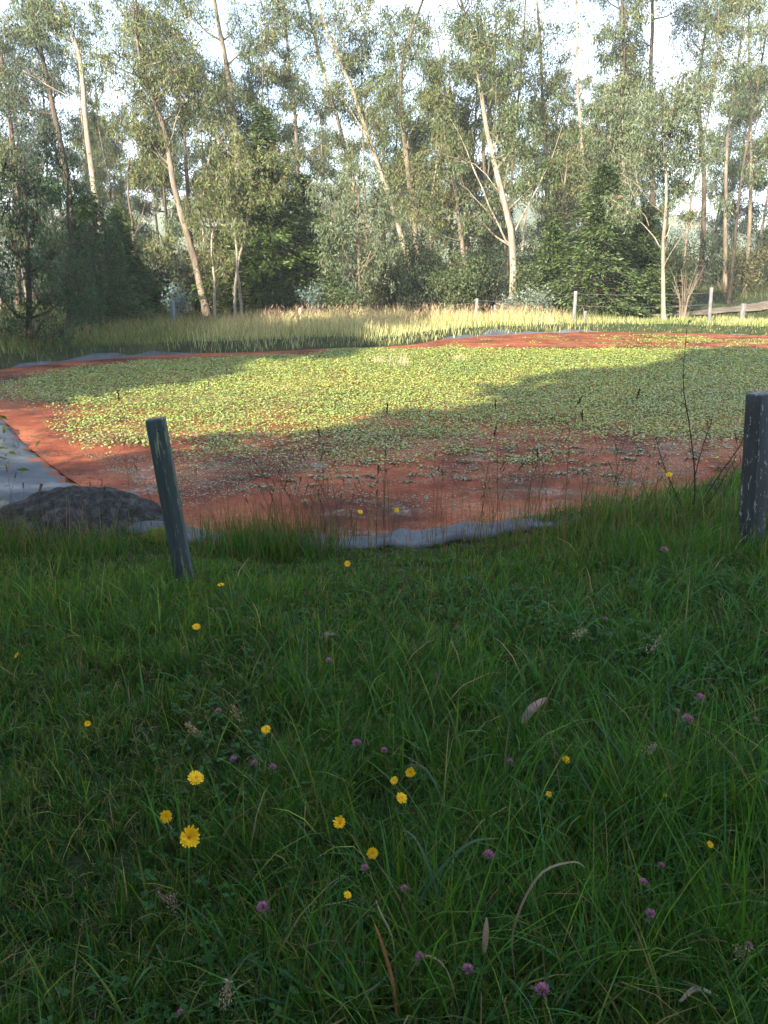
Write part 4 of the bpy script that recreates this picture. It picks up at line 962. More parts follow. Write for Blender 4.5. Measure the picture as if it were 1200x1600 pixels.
# ------------------------------------------------------------------ grass
def lawn():
    mb = MB(); rs = np.random.default_rng(3)
    def pts(n, y0, y1, powr=1.0, xs=0.62, xa=0.75):
        y = y0+(y1-y0)*rs.random(n)**powr
        x = (rs.random(n)*2-1)*(xs*y+xa)
        return x, y
    bands = [(76000, 0.95, 2.0), (92000, 2.0, 3.4), (96000, 3.4, 5.6), (28000, 5.0, 8.4)]
    for n, y0, y1 in bands:
        x, y = pts(n, y0, y1)
        # gather half of them into tufts
        k = rs.random(n) < 0.55
        gs = 0.11
        cx = (np.floor(x/gs)+0.5+0.7*(vnoise(np.floor(x/gs)*7.3, np.floor(y/gs)*5.1, 40)-.5))*gs
        cy = (np.floor(y/gs)+0.5+0.7*(vnoise(np.floor(x/gs)*3.7, np.floor(y/gs)*9.1, 41)-.5))*gs
        x = np.where(k, cx+rs.normal(0, 0.017, n), x); y = np.where(k, cy+rs.normal(0, 0.017, n), y)
        sd = pond_sd(x, y); w = liner_w(x, y); w = np.where(y < 5.25, np.minimum(w, 0.35), w)
        mound = ((x+2.24)/0.66)**2+((y-5.36)/0.45)**2
        keep = (sd > w-0.12+0.40*(vnoise(x*3.1, y*3.1, 12)-0.5)) & (mound > 1)
        bare = fbm(x*1.6+5, y*1.6, 61)
        keep &= (bare > 0.30) | (rs.random(n) < 0.6)
        x, y, sd = x[keep], y[keep], sd[keep]; n = len(x)
        z = ground_h(x, y, sd)
        patch = fbm(x*1.1+2, y*1.1, 50); fine = vnoise(x*6, y*6, 51)
        lush = np.clip(0.35+0.20*x+2.2*(patch-0.5), 0, 1)
        edge = sstep(0.9, 0.15, sd)*sstep(3.6, 4.4, y)
        h = (0.055+0.080*rs.random(n)**1.2)*(0.8+0.8*lush)*(0.75+0.6*fine)
        near_rim = sstep(1.7, 0.9, sd)*sstep(1.9, 0.9, x)*sstep(3.4, 4.2, y)
        h *= (1+0.9*edge*rs.random(n)*(1-near_rim)*np.where((x > 0.8) & (x < 3.6), .25, 1))*(1-0.5*near_rim)
        long = rs.random(n) < 0.025+0.035*lush+0.02*sstep(2.0, 1.2, y)
        h = np.where(long & (near_rim < 0.4), h*rs.uniform(1.7, 2.7, n), h)
        wd = np.where(long, rs.uniform(0.0035, 0.0075, n), rs.uniform(0.0030, 0.0068, n))*(1+0.12*np.maximum(y-2, 0))
        dark = np.array([0.022, 0.060, 0.013]); mid = np.array([0.050, 0.115, 0.018]); yel = np.array([0.120, 0.165, 0.030]); blu = np.array([0.026, 0.080, 0.036])
        m1 = np.clip(rs.normal(0.45, 0.28, n)+1.8*(patch-0.5)+0.7*(fine-.5)+0.30*sstep(2.8, 4.4, y), 0, 1)[:, None]
        C = dark*(1-m1)+mid*m1
        q = rs.random(n)
        C = np.where((q < 0.14+0.10*(1-lush)+0.22*sstep(2.6, 4.2, y)*(0.4+patch))[:, None], yel*rs.uniform(.6, 1.1, (n, 1)), C)
        C = np.where((q > 0.85)[:, None], blu, C)
        dead = rs.random(n) < 0.05+0.10*(1-lush)*fine
        C = np.where(dead[:, None], np.array([0.20, 0.15, 0.075])*rs.uniform(.5, 1.1, (n, 1)), C)
        bend = np.clip(rs.normal(0.75, 0.40, n), 0.05, 1.8)+np.where(dead, 0.45, 0)
        az = rs.random(n)*6.28; C = C*(0.75+0.95*rs.random((n, 1))**1.6); B0 = np.stack([x, y, z-0.004], 1); sh = ~long
        blades(mb, B0[sh], az[sh], h[sh], wd[sh], bend[sh], C[sh], seg=2, rs=rs)
        blades(mb, B0[long], az[long], h[long], wd[long], bend[long], C[long], seg=4, rs=rs)
    # matted thatch
    n = 15000
    x, y = pts(n, 1.0, 5.4); k = rs.random(n) < np.clip(0.25+1.5*(fbm(x*1.6, y*1.6, 63)-.42), 0, 1); x, y = x[k], y[k]; n = len(x)
    sd = pond_sd(x, y); k = sd > 0.45; x, y, sd = x[k], y[k], sd[k]; n = len(x)
    blades(mb, np.stack([x, y, ground_h(x, y, sd)+rs.uniform(0, .06, n)], 1), rs.random(n)*6.28, rs.uniform(.05, .14, n), rs.uniform(.002, .0045, n), rs.uniform(1.1, 1.7, n), np.array([.21, .16, .085])*rs.uniform(.35, 1.1, (n, 1)), seg=2, rs=rs)
    # broad coarse blades, mostly lower right
    n = 5200
    x, y = pts(n, 1.0, 4.0); k = rs.random(n) < np.clip(0.25+0.55*x, 0.06, 1); x, y = x[k], y[k]; n = len(x)
    blades(mb, np.stack([x, y, ground_h(x, y)], 1), rs.random(n)*6.28, rs.uniform(0.14, 0.32, n), rs.uniform(0.007, 0.013, n), rs.uniform(0.4, 1.6, n),
           np.array([0.042, 0.118, 0.030])*rs.uniform(.6, 1.4, (n, 1)), seg=5, rs=rs)
    # tall tufts along the near rim
    for cx, cy, cnt, hh in [(-0.85, 4.72, 700, .30), (-0.62, 4.75, 300, .26), (1.5, 4.9, 400, .22), (1.8, 4.9, 400, .17), (2.2, 5.0, 450, .18), (2.7, 5.3, 500, .20), (3.3, 6.0, 600, .36), (2.0, 4.6, 500, .3), (1.5, 4.5, 400, .26), (-1.9, 4.75, 500, .22), (-2.5, 4.8, 500, .25), (-2.9, 5.2, 400, .25)]:
        x = cx+rs.normal(0, 0.20, cnt); y = cy+rs.normal(0, 0.13, cnt)
        sd = pond_sd(x, y); k = sd > 0.28; x, y = x[k], y[k]; n = len(x)
        m1 = rs.random((n, 1))
        C = np.array([0.030, 0.095, 0.018])*(1-m1)+np.array([0.085, 0.145, 0.030])*m1
        C[rs.random(n) < 0.12] = (0.20, 0.14, 0.07)
        blades(mb, np.stack([x, y, ground_h(x, y)], 1), rs.random(n)*6.28, hh*rs.uniform(.45, 1.1, n), rs.uniform(.004, .007, n), np.clip(rs.normal(.5, .3, n), .05, 1.4), C, seg=4, rs=rs)
    for cx, cy, sx, sy, cnt in [(-0.68, 4.86, .22, .10, 330), (-1.05, 4.85, .15, .08, 90), (1.6, 5.15, .7, .25, 420), (0.5, 4.85, .5, .12, 110), (-2.2, 4.8, .4, .12, 140)]:
        x = cx+rs.normal(0, sx, cnt); y = cy+rs.normal(0, sy, cnt); k = pond_sd(x, y) > 0.2; x, y = x[k], y[k]; n = len(x)
        blades(mb, np.stack([x, y, ground_h(x, y)], 1), rs.random(n)*6.28, rs.uniform(.22, .44, n), rs.uniform(.003, .0052, n), np.clip(rs.normal(.25, .2, n), .02, .9), np.array([.20, .12, .07])*rs.uniform(.5, 1.2, (n, 1)), seg=3, rs=rs)
    tag(mb.build('lawn_grass', M['grass']), 'dense dark green mixed grass of the shaded foreground lawn', 'grass', kind='stuff')
lawn()

def clover_cover():
    mb = MB(); rs = np.random.default_rng(8)
    n = 12000
    y = 1.0+3.4*rs.random(n)**1.3; x = (rs.random(n)*2-1)*(0.6*y+0.5)
    k = rs.random(n) < np.clip(1.8*(fbm(x*1.7, y*1.7, 70)-0.40)*(1.4+x), 0, 1); x, y = x[k], y[k]; n = len(x)
    z = ground_h(x, y)+rs.uniform(.03, .12, n)
    rot = rs.random(n)*6.28
    for q in range(3):
        a = rot+q*2.094
        D = unit(np.stack([np.cos(a), np.sin(a), rs.normal(0.0, 0.25, n)], 1))
        L = rs.uniform(.012, .025, n)
        c = np.array([0.026, 0.080, 0.022])*rs.uniform(.7, 1.35, (n, 1))
        leaves(mb, np.stack([x, y, z], 1), D, L, L*0.85, c, rs, np.tile([0.0, 0, 1.0], (n, 1))*0.2+np.stack([-np.sin(a), np.cos(a), rs.normal(0, .25, n)], 1))
    P = np.stack([x, y, ground_h(x, y)], 1)
    blades(mb, P, rot, z-P[:, 2], np.full(n, .002), np.full(n, .05), np.tile([0.03, .06, .02], (n, 1)), seg=2, rs=rs)
    tag(mb.build('clover_leaves', M['grass']), 'low three part clover leaves mixed into the lawn', 'clover', kind='stuff')
clover_cover()

def far_grass():
    mb = MB(); rs = np.random.default_rng(4)
    n = 120000
    y = 12+19*rs.random(n)**0.8; x = (rs.random(n)*2-1)*(0.60*y+1.2)
    sd = pond_sd(x, y); w = liner_w(x, y)
    k = (sd > np.maximum(0.12, w*0.6+0.35*(vnoise(x*3, y*3, 5)-.5))) & (sd < 9)
    x, y, sd = x[k], y[k], sd[k]; n = len(x)
    z = ground_h(x, y, sd)
    right = sstep(6.5, 8.5, x); left = sstep(-4.0, -6.0, x)
    pt = fbm(x*0.7, y*0.7, 80)
    tall = (0.20+0.32*rs.random(n))*(1-0.62*right)*(0.55+0.9*pt)*(0.55+0.45*sstep(0.2, 1.2, sd))
    tall *= (1-0.25*left)*(0.55+0.95*vnoise(x*2.1, y*2.1, 83))
    straw = np.array([0.56, 0.47, 0.28]); ygrn = np.array([0.26, 0.26, 0.10]); grn = np.array([0.055, 0.095, 0.025]); red = np.array([0.30, 0.17, 0.11])
    m = np.clip(rs.normal(0.80, .24, n)-0.60*left-0.32*right+0.7*(pt-.5), 0, 1)[:, None]
    C = np.where(m < .5, grn*(1-2*m)+ygrn*2*m, ygrn*(2-2*m)+straw*(2*m-1))
    rd = (rs.random(n) < 0.10*(1-right)) & (sd > 0.8)
    C[rd] = red
    tall = np.where(rd, tall*1.25+.05, tall)
    C *= (0.75+.5*rs.random((n, 1)))
    blades(mb, np.stack([x, y, z], 1), rs.random(n)*6.28, tall, rs.uniform(.008, .017, n), np.clip(rs.normal(.4, .25, n), .02, 1.3), C*np.array([.75, .95, .7]), C*1.1, seg=2, rs=rs)
    # floor of the stand
    n = 30000
    y = 29+28*rs.random(n); x = (rs.random(n)*2-1)*(0.6*y+1)
    k = np.abs(x-np.interp(y, [32.4, 34.6, 36.6, 39.5, 44, 50], [10.6, 13.4, 16.6, 20.5, 26, 34])) > 1.3
    x, y = x[k], y[k]; n = len(x)
    m = rs.random((n, 1)); C = (grn*(1-m)+np.array([0.17, .15, .06])*m)*rs.uniform(.6, 1.2, (n, 1))
    blades(mb, np.stack([x, y, ground_h(x, y)], 1), rs.random(n)*6.28, rs.uniform(.12, .45, n)*np.where((x > 9.5) & (y < 40), .35, 1), rs.uniform(.015, .03, n), np.clip(rs.normal(.5, .3, n), .02, 1.3), C, seg=2, rs=rs)
    tag(mb.build('tall_grass', M['dry']), 'tall straw coloured dry grass on the far banks of the pond', 'grass', kind='stuff')
    # reddish seed plumes over the dry bank
    mb = MB(); n = 2000
    y = 21+8.5*rs.random(n); x = -4+(11.5)*rs.random(n)
    sd = pond_sd(x, y); k = (sd > 1.0) & (sd < 8); x, y = x[k], y[k]; n = len(x)
    z = ground_h(x, y)+rs.uniform(.28, .58, n)
    D = unit(np.stack([rs.normal(0, .35, n), rs.normal(0, .35, n), np.ones(n)], 1))
    leaves(mb, np.stack([x, y, z], 1), D, rs.uniform(.10, .2, n), rs.uniform(.012, .03, n), np.array([0.36, 0.24, 0.16])*rs.uniform(.7, 1.3, (n, 1)), rs)
    tag(mb.build('grass_plumes', M['dry']), 'reddish seed plumes standing above the dry bank grass', 'grass', kind='stuff')
far_grass()

# ------------------------------------------------------------------ floating leaves on the pond
def pad_density(x, y, sd):
    edge = sstep(0.5, 1.3, -sd)
    n1 = fbm(x*0.55+3, y*0.55, 90); n2 = fbm(x*2.0, y*2.0, 91)
    far_lim = np.where(x > 0, sstep(21.6, 20.4, y+1.2*(n2-.5)), 1.0)*np.where((x < -1.5) & (y > 13.5), sstep(0.5, 1.9, -sd+0.8*(n2-.5)), sstep(0.1, 0.5, -sd))
    n3 = fbm(x*0.9+7, y*0.9, 93)
    main = sstep(8.2, 11.4, y+(n1-.5)*3.6+(n2-.5)*2.0+0.06*np.abs(x))*far_lim*(0.72+0.28*sstep(0.36, 0.54, n3+0.05*(y-10)))*(1-sstep(-3.2, -5.4, x+3.0*(n1-.5)+1.6*(n2-.5))*sstep(14.5, 11.0, y)*(1-sstep(0.4, 2.6, -sd)))
    sparse = 0.42*sstep(6.6, 8.8, y)*sstep(0.5, 0.72, n1*0.4+n2*0.6+0.06*sstep(7, 9, y))
    return np.clip(main+sparse*edge, 0, 1)
def pads():
    mb = MB(); rs = np.random.default_rng(6)
    # rows of equal numbers per depth so the far surface stays closed
    n = 650000
    y = 6+21*rs.random(n); x = (rs.random(n)*2-1)*(0.60*y+0.8)
    sd = pond_sd(x, y); dn = pad_density(x, y, sd)
    tiny = rs.random(n) < 0.42*sstep(11, 8, y)*sstep(6.0, 7.0, y)*sstep(0.44, 0.56, fbm(x*1.1+9, y*1.6, 95))
    k = (sd < -0.25) & ((rs.random(n) < dn) | tiny); x, y, tiny, dn = x[k], y[k], tiny[k], dn[k]; n = len(x)
    tiny &= rs.random(n) > dn
    size = (0.018+0.019*rs.random(n))*(0.85+0.033*np.maximum(y-8, 0))
    size = np.where(tiny, size*0.62, size)
    a = rs.random(n)*6.28
    dz = np.abs(rs.normal(0, 0.30, n))*np.where(tiny, .3, 1)
    D = unit(np.stack([np.cos(a), np.sin(a), dz], 1))
    side = np.stack([-np.sin(a), np.cos(a), rs.normal(0, .3, n)], 1)
    S = unit(side-(side*D).sum(1, keepdims=True)*D); N = np.cross(D, S); N *= np.sign(N[:, 2:3])
    P = np.stack([x, y, -0.246+0.045*rs.random(n)**2*dn], 1)
    h = size[:, None]
    grn = np.array([0.140, 0.220, 0.058]); yg = np.array([0.330, 0.365, 0.065]); pale = np.array([0.38, 0.36, 0.15]); dk = np.array([0.06, 0.115, 0.045])
    pt = fbm(x*0.5, y*0.5, 97)
    m = np.clip(rs.normal(.42, .3, n)+0.8*(pt-.5), 0, 1)[:, None]
    C = grn*(1-m)+yg*m
    q = rs.random(n); C[q < .06] = pale; C[q > .88] = dk
    sparse = (sstep(10.4, 8.6, y) > .5) & (rs.random(n) < .35); C[sparse] = np.array([0.21, .17, .09])
    C[tiny] = np.array([0.17, .20, .13])
    C *= (0.75+.5*rs.random((n, 1)))
    near = y < 9.5
    ring = [(0, 0.10, 0.0), (0.42, 0.28, .10), (0.46, 0.68, .12), (0.0, 1.0, 0.03), (-0.46, 0.68, .12), (-0.42, 0.28, .10)]
    for kk, rg in ((near, ring), (~near, [ring[0], (0.5, .5, .1), ring[3], (-0.5, .5, .1)])):
        c = len(rg); m_ = int(kk.sum())
        V = np.stack([P[kk]+S[kk]*h[kk]*sx*1.05+D[kk]*h[kk]*(dy-0.1)+N[kk]*h[kk]*zz for sx, dy, zz in rg], 1).reshape(-1, 3)
        b = (np.arange(m_)*c)[:, None]
        Q = np.concatenate([b+np.array([[0, 1, 2, 3]])]+([b+np.array([[0, 3, 4, 5]])] if c == 6 else []), 0)
        mb.add(V, Q, None, np.repeat(C[kk], c, 0))
    tag(mb.build('floating_leaves', M['pad'], smooth=False), 'dense carpet of small green floating leaves across the pond', 'water plants', kind='stuff')
pads()

# loose clumps of the same leaves on the near red water
def clump_mesh(seed):
    rs = np.random.default_rng(seed); mb = MB()
    n = rs.integers(5, 12)
    Vc = [np.array([0, 0, .003])]; Qc = []; Tc = []; Cc = [np.array([.08, .10, .04])]
    for q in range(n):
        a = rs.random()*6.28; h = rs.uniform(.032, .052)
        D = unit(np.array([math.cos(a), math.sin(a), rs.uniform(.05, .35)])); S = unit(np.cross(D, [0, 0, 1.0])); N = np.cross(S, D)
        P = np.array([math.cos(a), math.sin(a), 0])*rs.uniform(0, .06)+np.array([rs.normal(0, .03), rs.normal(0, .03), .006])
        ring = [(0, 0.0, 0.0), (0.42, 0.25, .10), (0.46, 0.66, .12), (0.0, 1.0, 0.03), (-0.46, 0.66, .12), (-0.42, 0.25, .10)]
        V = [P+S*h*sx+D*h*dy+N*h*zz for sx, dy, zz in ring]
        b = len(Vc); Vc += V; Qc += [[b, b+1, b+2, b+3], [b, b+3, b+4, b+5]]; Tc.append([0, b, b+1])
        Cc += [np.array(random.choice([(0.10, .14, .06), (.15, .18, .09), (.2, .17, .09), (.08, .12, .06)]))*rs.uniform(.8, 1.2)]*6
    mb.add(Vc, Qc, Tc, np.array(Cc))
    return mb.mesh('floating_plant', M['pad'])
cm = [clump_mesh(40+k) for k in range(8)]
rs = np.random.default_rng(14)
cnt = 0
while cnt < 90:
    y = rs.uniform(6.3, 9.4); x = rs.uniform(-0.32*y, 0.55*y)
    core = math.exp(-((x+0.75)/0.7)**2-((y-7.4)/0.55)**2)+0.6*math.exp(-((x-1.6)/1.8)**2-((y-8.2)/0.6)**2)
    if rs.random() > core*1.1+0.05: continue
    if float(pond_sd([x], [y])[0]) > -0.35: continue
    o = link('floating_plant', cm[cnt % 8], None, (x, y, -0.247)); o.rotation_euler = (0, 0, rs.uniform(0, 6.28)); s = rs.uniform(.55, 1.0); o.scale = (s, s, s)
    tag(o, 'loose little clump of floating leaves on the near red water', 'water plant', 'loose clumps of floating leaves on the near red water'); cnt += 1

for i, (x, y, h, lab) in enumerate([(0.42, 16.9, .42, 'taller pale dry grass tuft standing alone amid the floating leaves'), (-0.12, 17.6, .26, 'low pale dry grass tuft left of the taller one amid the floating leaves'), (1.75, 18.2, .22, 'sparse straw tuft right of the taller one amid the floating leaves')]):
    n = 60; mb = MB(); rs = np.random.default_rng(800+i)
    blades(mb, np.column_stack([rs.normal(0, .10, n), rs.normal(0, .08, n), np.full(n, -.02)]), rs.random(n)*6.28, h*rs.uniform(.5, 1.1, n), np.full(n, .008), rs.uniform(.05, .6, n), np.array([.50, .42, .26])*rs.uniform(.7, 1.1, (n, 1)), rs=rs)
    tag(mb.build('grass_tuft', M['dry'], None, False, (x, y, -.25)), lab, 'grass tuft', 'dry tufts standing in the pond', 'thing')

# ------------------------------------------------------------------ stalks and weeds at the near rim
def stalk_parts(root, h, lean, az, seed, head=(0.05, 0.007), tone=(0.055, 0.055, 0.03), hc=(0.07, 0.045, 0.03), leafs=1):
    rs = np.random.default_rng(seed)
    d = np.array([math.cos(az), math.sin(az), 0])
    t = np.linspace(0, 1, 9)[:, None]
    p = d*h*lean*t**2.2+np.array([0, 0, 1])*h*(t-0.12*lean*t**3)+np.cumsum(rs.normal(0, .0012, (9, 3)), 0)
    mb = MB(); tube(mb, p, np.linspace(.0017, .0009, 9), 4, np.array(tone)); mb.build('stem', M['grass'], root)
    e = unit(p[-1]-p[-2])
    mb = MB(); n = 46
    s = rs.random(n); pos = p[-1]+e*(s*head[0]*1.0)[:, None]+unit(rs.normal(size=(n, 3)))*head[1]*0.45*(np.sin(np.clip(s, .08, .95)*math.pi)[:, None])
    leaves(mb, pos, unit(e+rs.normal(0, .32, (n, 3))), np.full(n, head[0]*.22), np.full(n, head[1]*.55), np.array(hc)*rs.uniform(.7, 1.4, (n, 1)), rs)
    mb.build('seed_head', M['dry'], root)
    if leafs:
        mb = MB(); k = 3
        blades(mb, p[[2, 3, 4]], rs.random(k)*6.28, np.full(k, h*.28), np.full(k, .004), rs.uniform(.4, 1.2, k), np.tile([0.05, .075, .025], (k, 1)), seg=4, rs=rs)
        mb.build('leaf_blade', M['grass'], root)
SG = 'grass stalks with seed heads along the near rim'
rs = np.random.default_rng(23)
named = [(0.95, 4.70, 1.02, 0.25, 0.2, 'tall stalk with a dark nodding head high over the green leaves, right of centre'),
 (0.72, 4.65, 0.98, .08, 2.0, 'tall stalk with an upright dark head left of the nodding one'),
 (1.45, 4.75, 1.03, .12, .3, 'tall stalk with a slanted dark head between the nodding head and the dark weed'),
 (0.0, 4.75, 0.92, .04, 1.0, 'tall straight thin stalk in the middle reaching up to the green leaves'),
 (-0.05, 4.6, 0.55, .05, 1.2, 'thick bottle green stalk in front of the red water in the middle'),
 (0.62, 4.7, 0.80, .10, .6, 'tall stalk with a leafy bend right of the middle stalk'),
 (1.32, 4.9, 0.86, .05, 2.6, 'straight stalk left of the dark weed with a small head'),
 (-1.63, 4.75, 1.0, .03, 2.2, 'very thin tall pale stalk left of the leaning post'),
 (1.02, 4.8, 0.62, .12, 1.9, 'stout green stalk before the pale open water patch'),
 (-0.30, 4.85, 0.78, .16, 2.7, 'thin stalk bowing left, halfway between the leaning post and the middle')]
for i, (x, y, h, le, az, lab) in enumerate(named):
    r = thing('grass_stalk', lab, 'grass stalk', (x, y, gz(x, y)), 0, SG)
    stalk_parts(r, h, le, az, 600+i, (0.06, .012), (0.06, .07, .035), (0.05, .032, .024))
sp = []
for k in range(8):
    r = thing('grass_stalk', 'thin brown grass stalk with a small narrow seed head at the near rim', 'grass stalk', (0, 0, 0), 0, SG)
    stalk_parts(r, rs.uniform(.34, .58), rs.uniform(.02, .35), rs.uniform(0, 6.28), 640+k, (rs.uniform(.03, .06), .008), (0.13, .095, .05), (0.15, .09, .055), k % 2)
    sp.append(r)
for q in range(150):
    while True:
        if q < 45: x, y = -0.62+rs.normal(0, .24), 4.9+rs.normal(0, .12)
        elif q < 60: x, y = rs.uniform(-2.6, -1.3), rs.uniform(4.5, 4.9)
        else: y = rs.uniform(4.4, 6.2); x = rs.uniform(-0.5, 3.0)
        if 0.22 < float(pond_sd([x], [y])[0]) < 1.5: break
    s = rs.uniform(.75, 1.25)
    if q < 8: o = sp[q]; o.location = (x, y, gz(x, y)); o.rotation_euler = (0, 0, rs.uniform(0, 6)); o.scale = (s,)*3
    else: dup(sp[q % 8], (x, y, gz(x, y)), rs.uniform(0, 6.28), s)

r = thing('weed', 'dark woody branching weed with few leaves left of the right post', 'weed', (2.26, 5.35, gz(2.26, 5.35)), 0)
mb = MB(); lf = MB(); rs = np.random.default_rng(31)
wc = np.array([0.045, 0.03, 0.025])
for pts, r0 in [([(0, 0, 0), (-.03, 0, .35), (-.10, .02, .70), (-.19, 0, 1.02), (-.20, .02, 1.40)], .006),
                ([(-.02, 0, .02), (-.13, .0, .18), (-.25, .03, .42), (-.33, .02, .62)], .006), ([(.02, 0, .05), (.12, 0, .20), (.24, 0, .48)], .006),
                ([(.02, 0, .1), (.15, .02, .35), (.28, 0, .62), (.30, .02, .95)], .005), ([(-.03, 0, .35), (.02, .05, .55), (.05, .02, .75)], .004)]:
    p = spline(pts, 14); tube(mb, p, np.linspace(r0, .0018, 14), 5, wc)
    for q in range(3, 14):
        d = unit(rs.normal(size=3)+np.array([0, 0, .5]))*rs.uniform(.03, .09)
        tube(mb, [p[q], p[q]+d], [.0025, .001], 3, wc, cap=False)
        k = 4; leaves(lf, p[q]+d*rs.random((k, 1)), unit(rs.normal(size=(k, 3))), np.full(k, .028), np.full(k, .008), np.array([.05, .065, .03])*rs.uniform(.6, 1.3, (k, 1)), rs)
mb.build('stem', M['dry'], r); lf.build('leaves', M['leaf'], r)

# ------------------------------------------------------------------ flowers
def yellow_flower(root, h, dia, seed):
    rs = np.random.default_rng(seed)
    mb = MB(); t = np.linspace(0, 1, 7)[:, None]
    tilt = rs.normal(0, 1, 2)*.10*h
    p = np.column_stack([tilt[0]*(t**2-1), tilt[1]*(t**2-1), h*(t-1)])
    tube(mb, p, .0017, 5, np.array([.045, .075, .025])); mb.build('stem', M['grass'], root)
    hd = MB(); nrm = unit(np.array([rs.normal(0, .25), -0.55+rs.normal(0, .2), 1.0]))
    if seed % 4 == 1: nrm = unit(np.array([rs.normal(0, .5), -0.9, .55]))
    if dia < .017: nrm = unit(np.array([rs.normal(0, .3), -.25, 1.0]))
    e1 = unit(np.cross(nrm, [0.2, 1, 0.1])); e2 = np.cross(nrm, e1)
    for ring, (n, rr, lift) in enumerate([(21, .5, .10), (16, .40, .22), (11, .26, .34)]):
        for q in range(n):
            a = q*6.283/n+ring*.2+rs.normal(0, .05); d = e1*math.cos(a)+e2*math.sin(a); s = -e1*math.sin(a)+e2*math.cos(a)
            L = dia*rr*rs.uniform(.88, 1.08); w = dia*.055; li = lift+rs.normal(0, .09)+(0.55 if seed % 5 == 2 else 0)
            b = nrm*dia*.03*ring
            V = [b+d*L*.1, b+d*L*.55+s*w+nrm*L*li*.55, b+d*L*.97+s*w*.9+nrm*L*li, b+d*L*1.02+nrm*L*li, b+d*L*.97-s*w*.9+nrm*L*li, b+d*L*.55-s*w+nrm*L*li*.55]
            c = np.array([0.80, 0.50, 0.012] if ring else [0.78, 0.54, .016])*rs.uniform(.85, 1.05)
            hd.add(V, [[0, 1, 2, 3], [0, 3, 4, 5]], None, c)
    hd.build('petals', M['petal'], root)
    cp = MB(); tube(cp, [-nrm*dia*.32, -nrm*dia*.12, nrm*dia*.03], [dia*.06, dia*.17, dia*.12], 8, np.array([.04, .065, .02])); cp.build('calyx', M['grass'], root, True)
    ct = MB()
    n = 26; u = rs.random(n)**.5*dia*.12; a = rs.random(n)*6.28
    leaves(ct, nrm*dia*.10+e1*(u*np.cos(a))[:, None]+e2*(u*np.sin(a))[:, None], unit(nrm+rs.normal(0, .25, (n, 3))), np.full(n, dia*.11), np.full(n, dia*.03), np.tile([.62, .33, .01], (n, 1)), rs)
    ct.build('flower_centre', M['petal'], root)

def clover_flower(root, h, dia, seed):
    rs = np.random.default_rng(seed)
    mb = MB(); t = np.linspace(0, 1, 6)[:, None]; tl = rs.normal(0, .06, 2)*h
    tube(mb, np.column_stack([tl[0]*(t**2-1), tl[1]*(t**2-1), h*(t-1)]), .0016, 5, np.array([.04, .07, .025])); mb.build('stem', M['grass'], root)
    n = 150; d = unit(rs.normal(size=(n, 3))); d[:, 2] = np.abs(d[:, 2])*1.0-.35*rs.random(n); d = unit(d)
    m = rs.random((n, 1)); f = rs.choice([0, 1], p=[.8, .2])
    base = np.array([[.34, .10, .25], [.56, .29, .48]])
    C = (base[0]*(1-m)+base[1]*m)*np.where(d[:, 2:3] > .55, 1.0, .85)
    dia *= rs.uniform(.78, 1.0); mb = MB(); leaves(mb, d*dia*.20, unit(d+np.array([0, 0, .35])), np.full(n, dia*.33)*rs.uniform(.85, 1.15, n), np.full(n, dia*.085), C, rs); mb.build('flower_head', M['petal'], root)
    k = 3 if dia < .03 else 6
    mb = MB(); a = rs.random(k)*6.28
    leaves(mb, np.tile([0, 0, -dia*.25], (k, 1)), unit(np.stack([np.cos(a), np.sin(a), rs.uniform(-.3, .35, k)], 1)), np.full(k, dia*.95), np.full(k, dia*.36), np.array([.06, .10, .045])*rs.uniform(.8, 1.3, (k, 1)), rs); mb.build('leaves', M['grass'], root)
for i, (kind, x, y, h, dia, lab) in enumerate(FLOWERS):
    g = gz(x, y); hh = h-g+0.05
    if kind == 'y':
        r = thing('hawkbit_flower', lab, 'flower', (x, y, h), i*.9, 'yellow hawkbit flowers in the lawn'); yellow_flower(r, hh, dia, 700+i); r.rotation_euler = (0, 0, random.uniform(-.5, .5))
    else:
        r = thing('clover_flower', lab, 'flower', (x, y, h), i*.9, 'pink clover flowers in the lawn'); clover_flower(r, hh, dia, 700+i)

# ------------------------------------------------------------------ dead leaves, bent blades, panicles
def ribbon(name, label, cat, pts, w, c0, c1, group=None, mat='dry', twist=0.0, cup=.25):
    if cat == 'grass blade': w *= 0.68; c0 = np.array(c0)*.65; c1 = np.array(c1)*.68
    p = spline(pts, 18); n = len(p); o0 = p[0].copy(); p = p-o0
    T_ = unit(np.gradient(p, axis=0)); up = np.array([0.1, -0.35, 1.0])
    S_ = unit(np.cross(T_, up)); N_ = np.cross(S_, T_)
    t = np.linspace(0, 1, n); th = twist*t[:, None]
    S2 = S_*np.cos(th)+N_*np.sin(th); N2 = np.cross(S2, T_)
    ww = w*np.clip(np.sin(np.clip(t*.93+.07, 0, 1)*math.pi)**.6, .04, 1)[:, None]
    V = np.stack([p-S2*ww*.5+N2*ww*cup, p, p+S2*ww*.5+N2*ww*cup], 1).reshape(-1, 3)
    k = np.arange(n-1)[:, None]*3
    Q = np.concatenate([k+np.array([[0, 1, 4, 3]]), k+np.array([[1, 2, 5, 4]])])
    C = np.repeat(np.array(c0)*(1-t[:, None])+np.array(c1)*t[:, None], 3, 0)
    mb = MB(); mb.add(V, Q, None, C)
    o = mb.build(name, M[mat], None, True, o0)
    s = o.modifiers.new('thick', 'SOLIDIFY'); s.thickness = 0.0006
    return tag(o, label, cat, group, 'thing')
DL = 'dead leaves and bent blades in the near grass'
ribbon('dead_leaf', 'flat pinkish tan dead leaf lying slanted on the grass right of centre', 'leaf', [(0.50, 2.46, .085), (0.55, 2.52, .105), (0.62, 2.60, .11)], .036, (.20, .13, .11), (.29, .20, .175), DL, cup=.08)
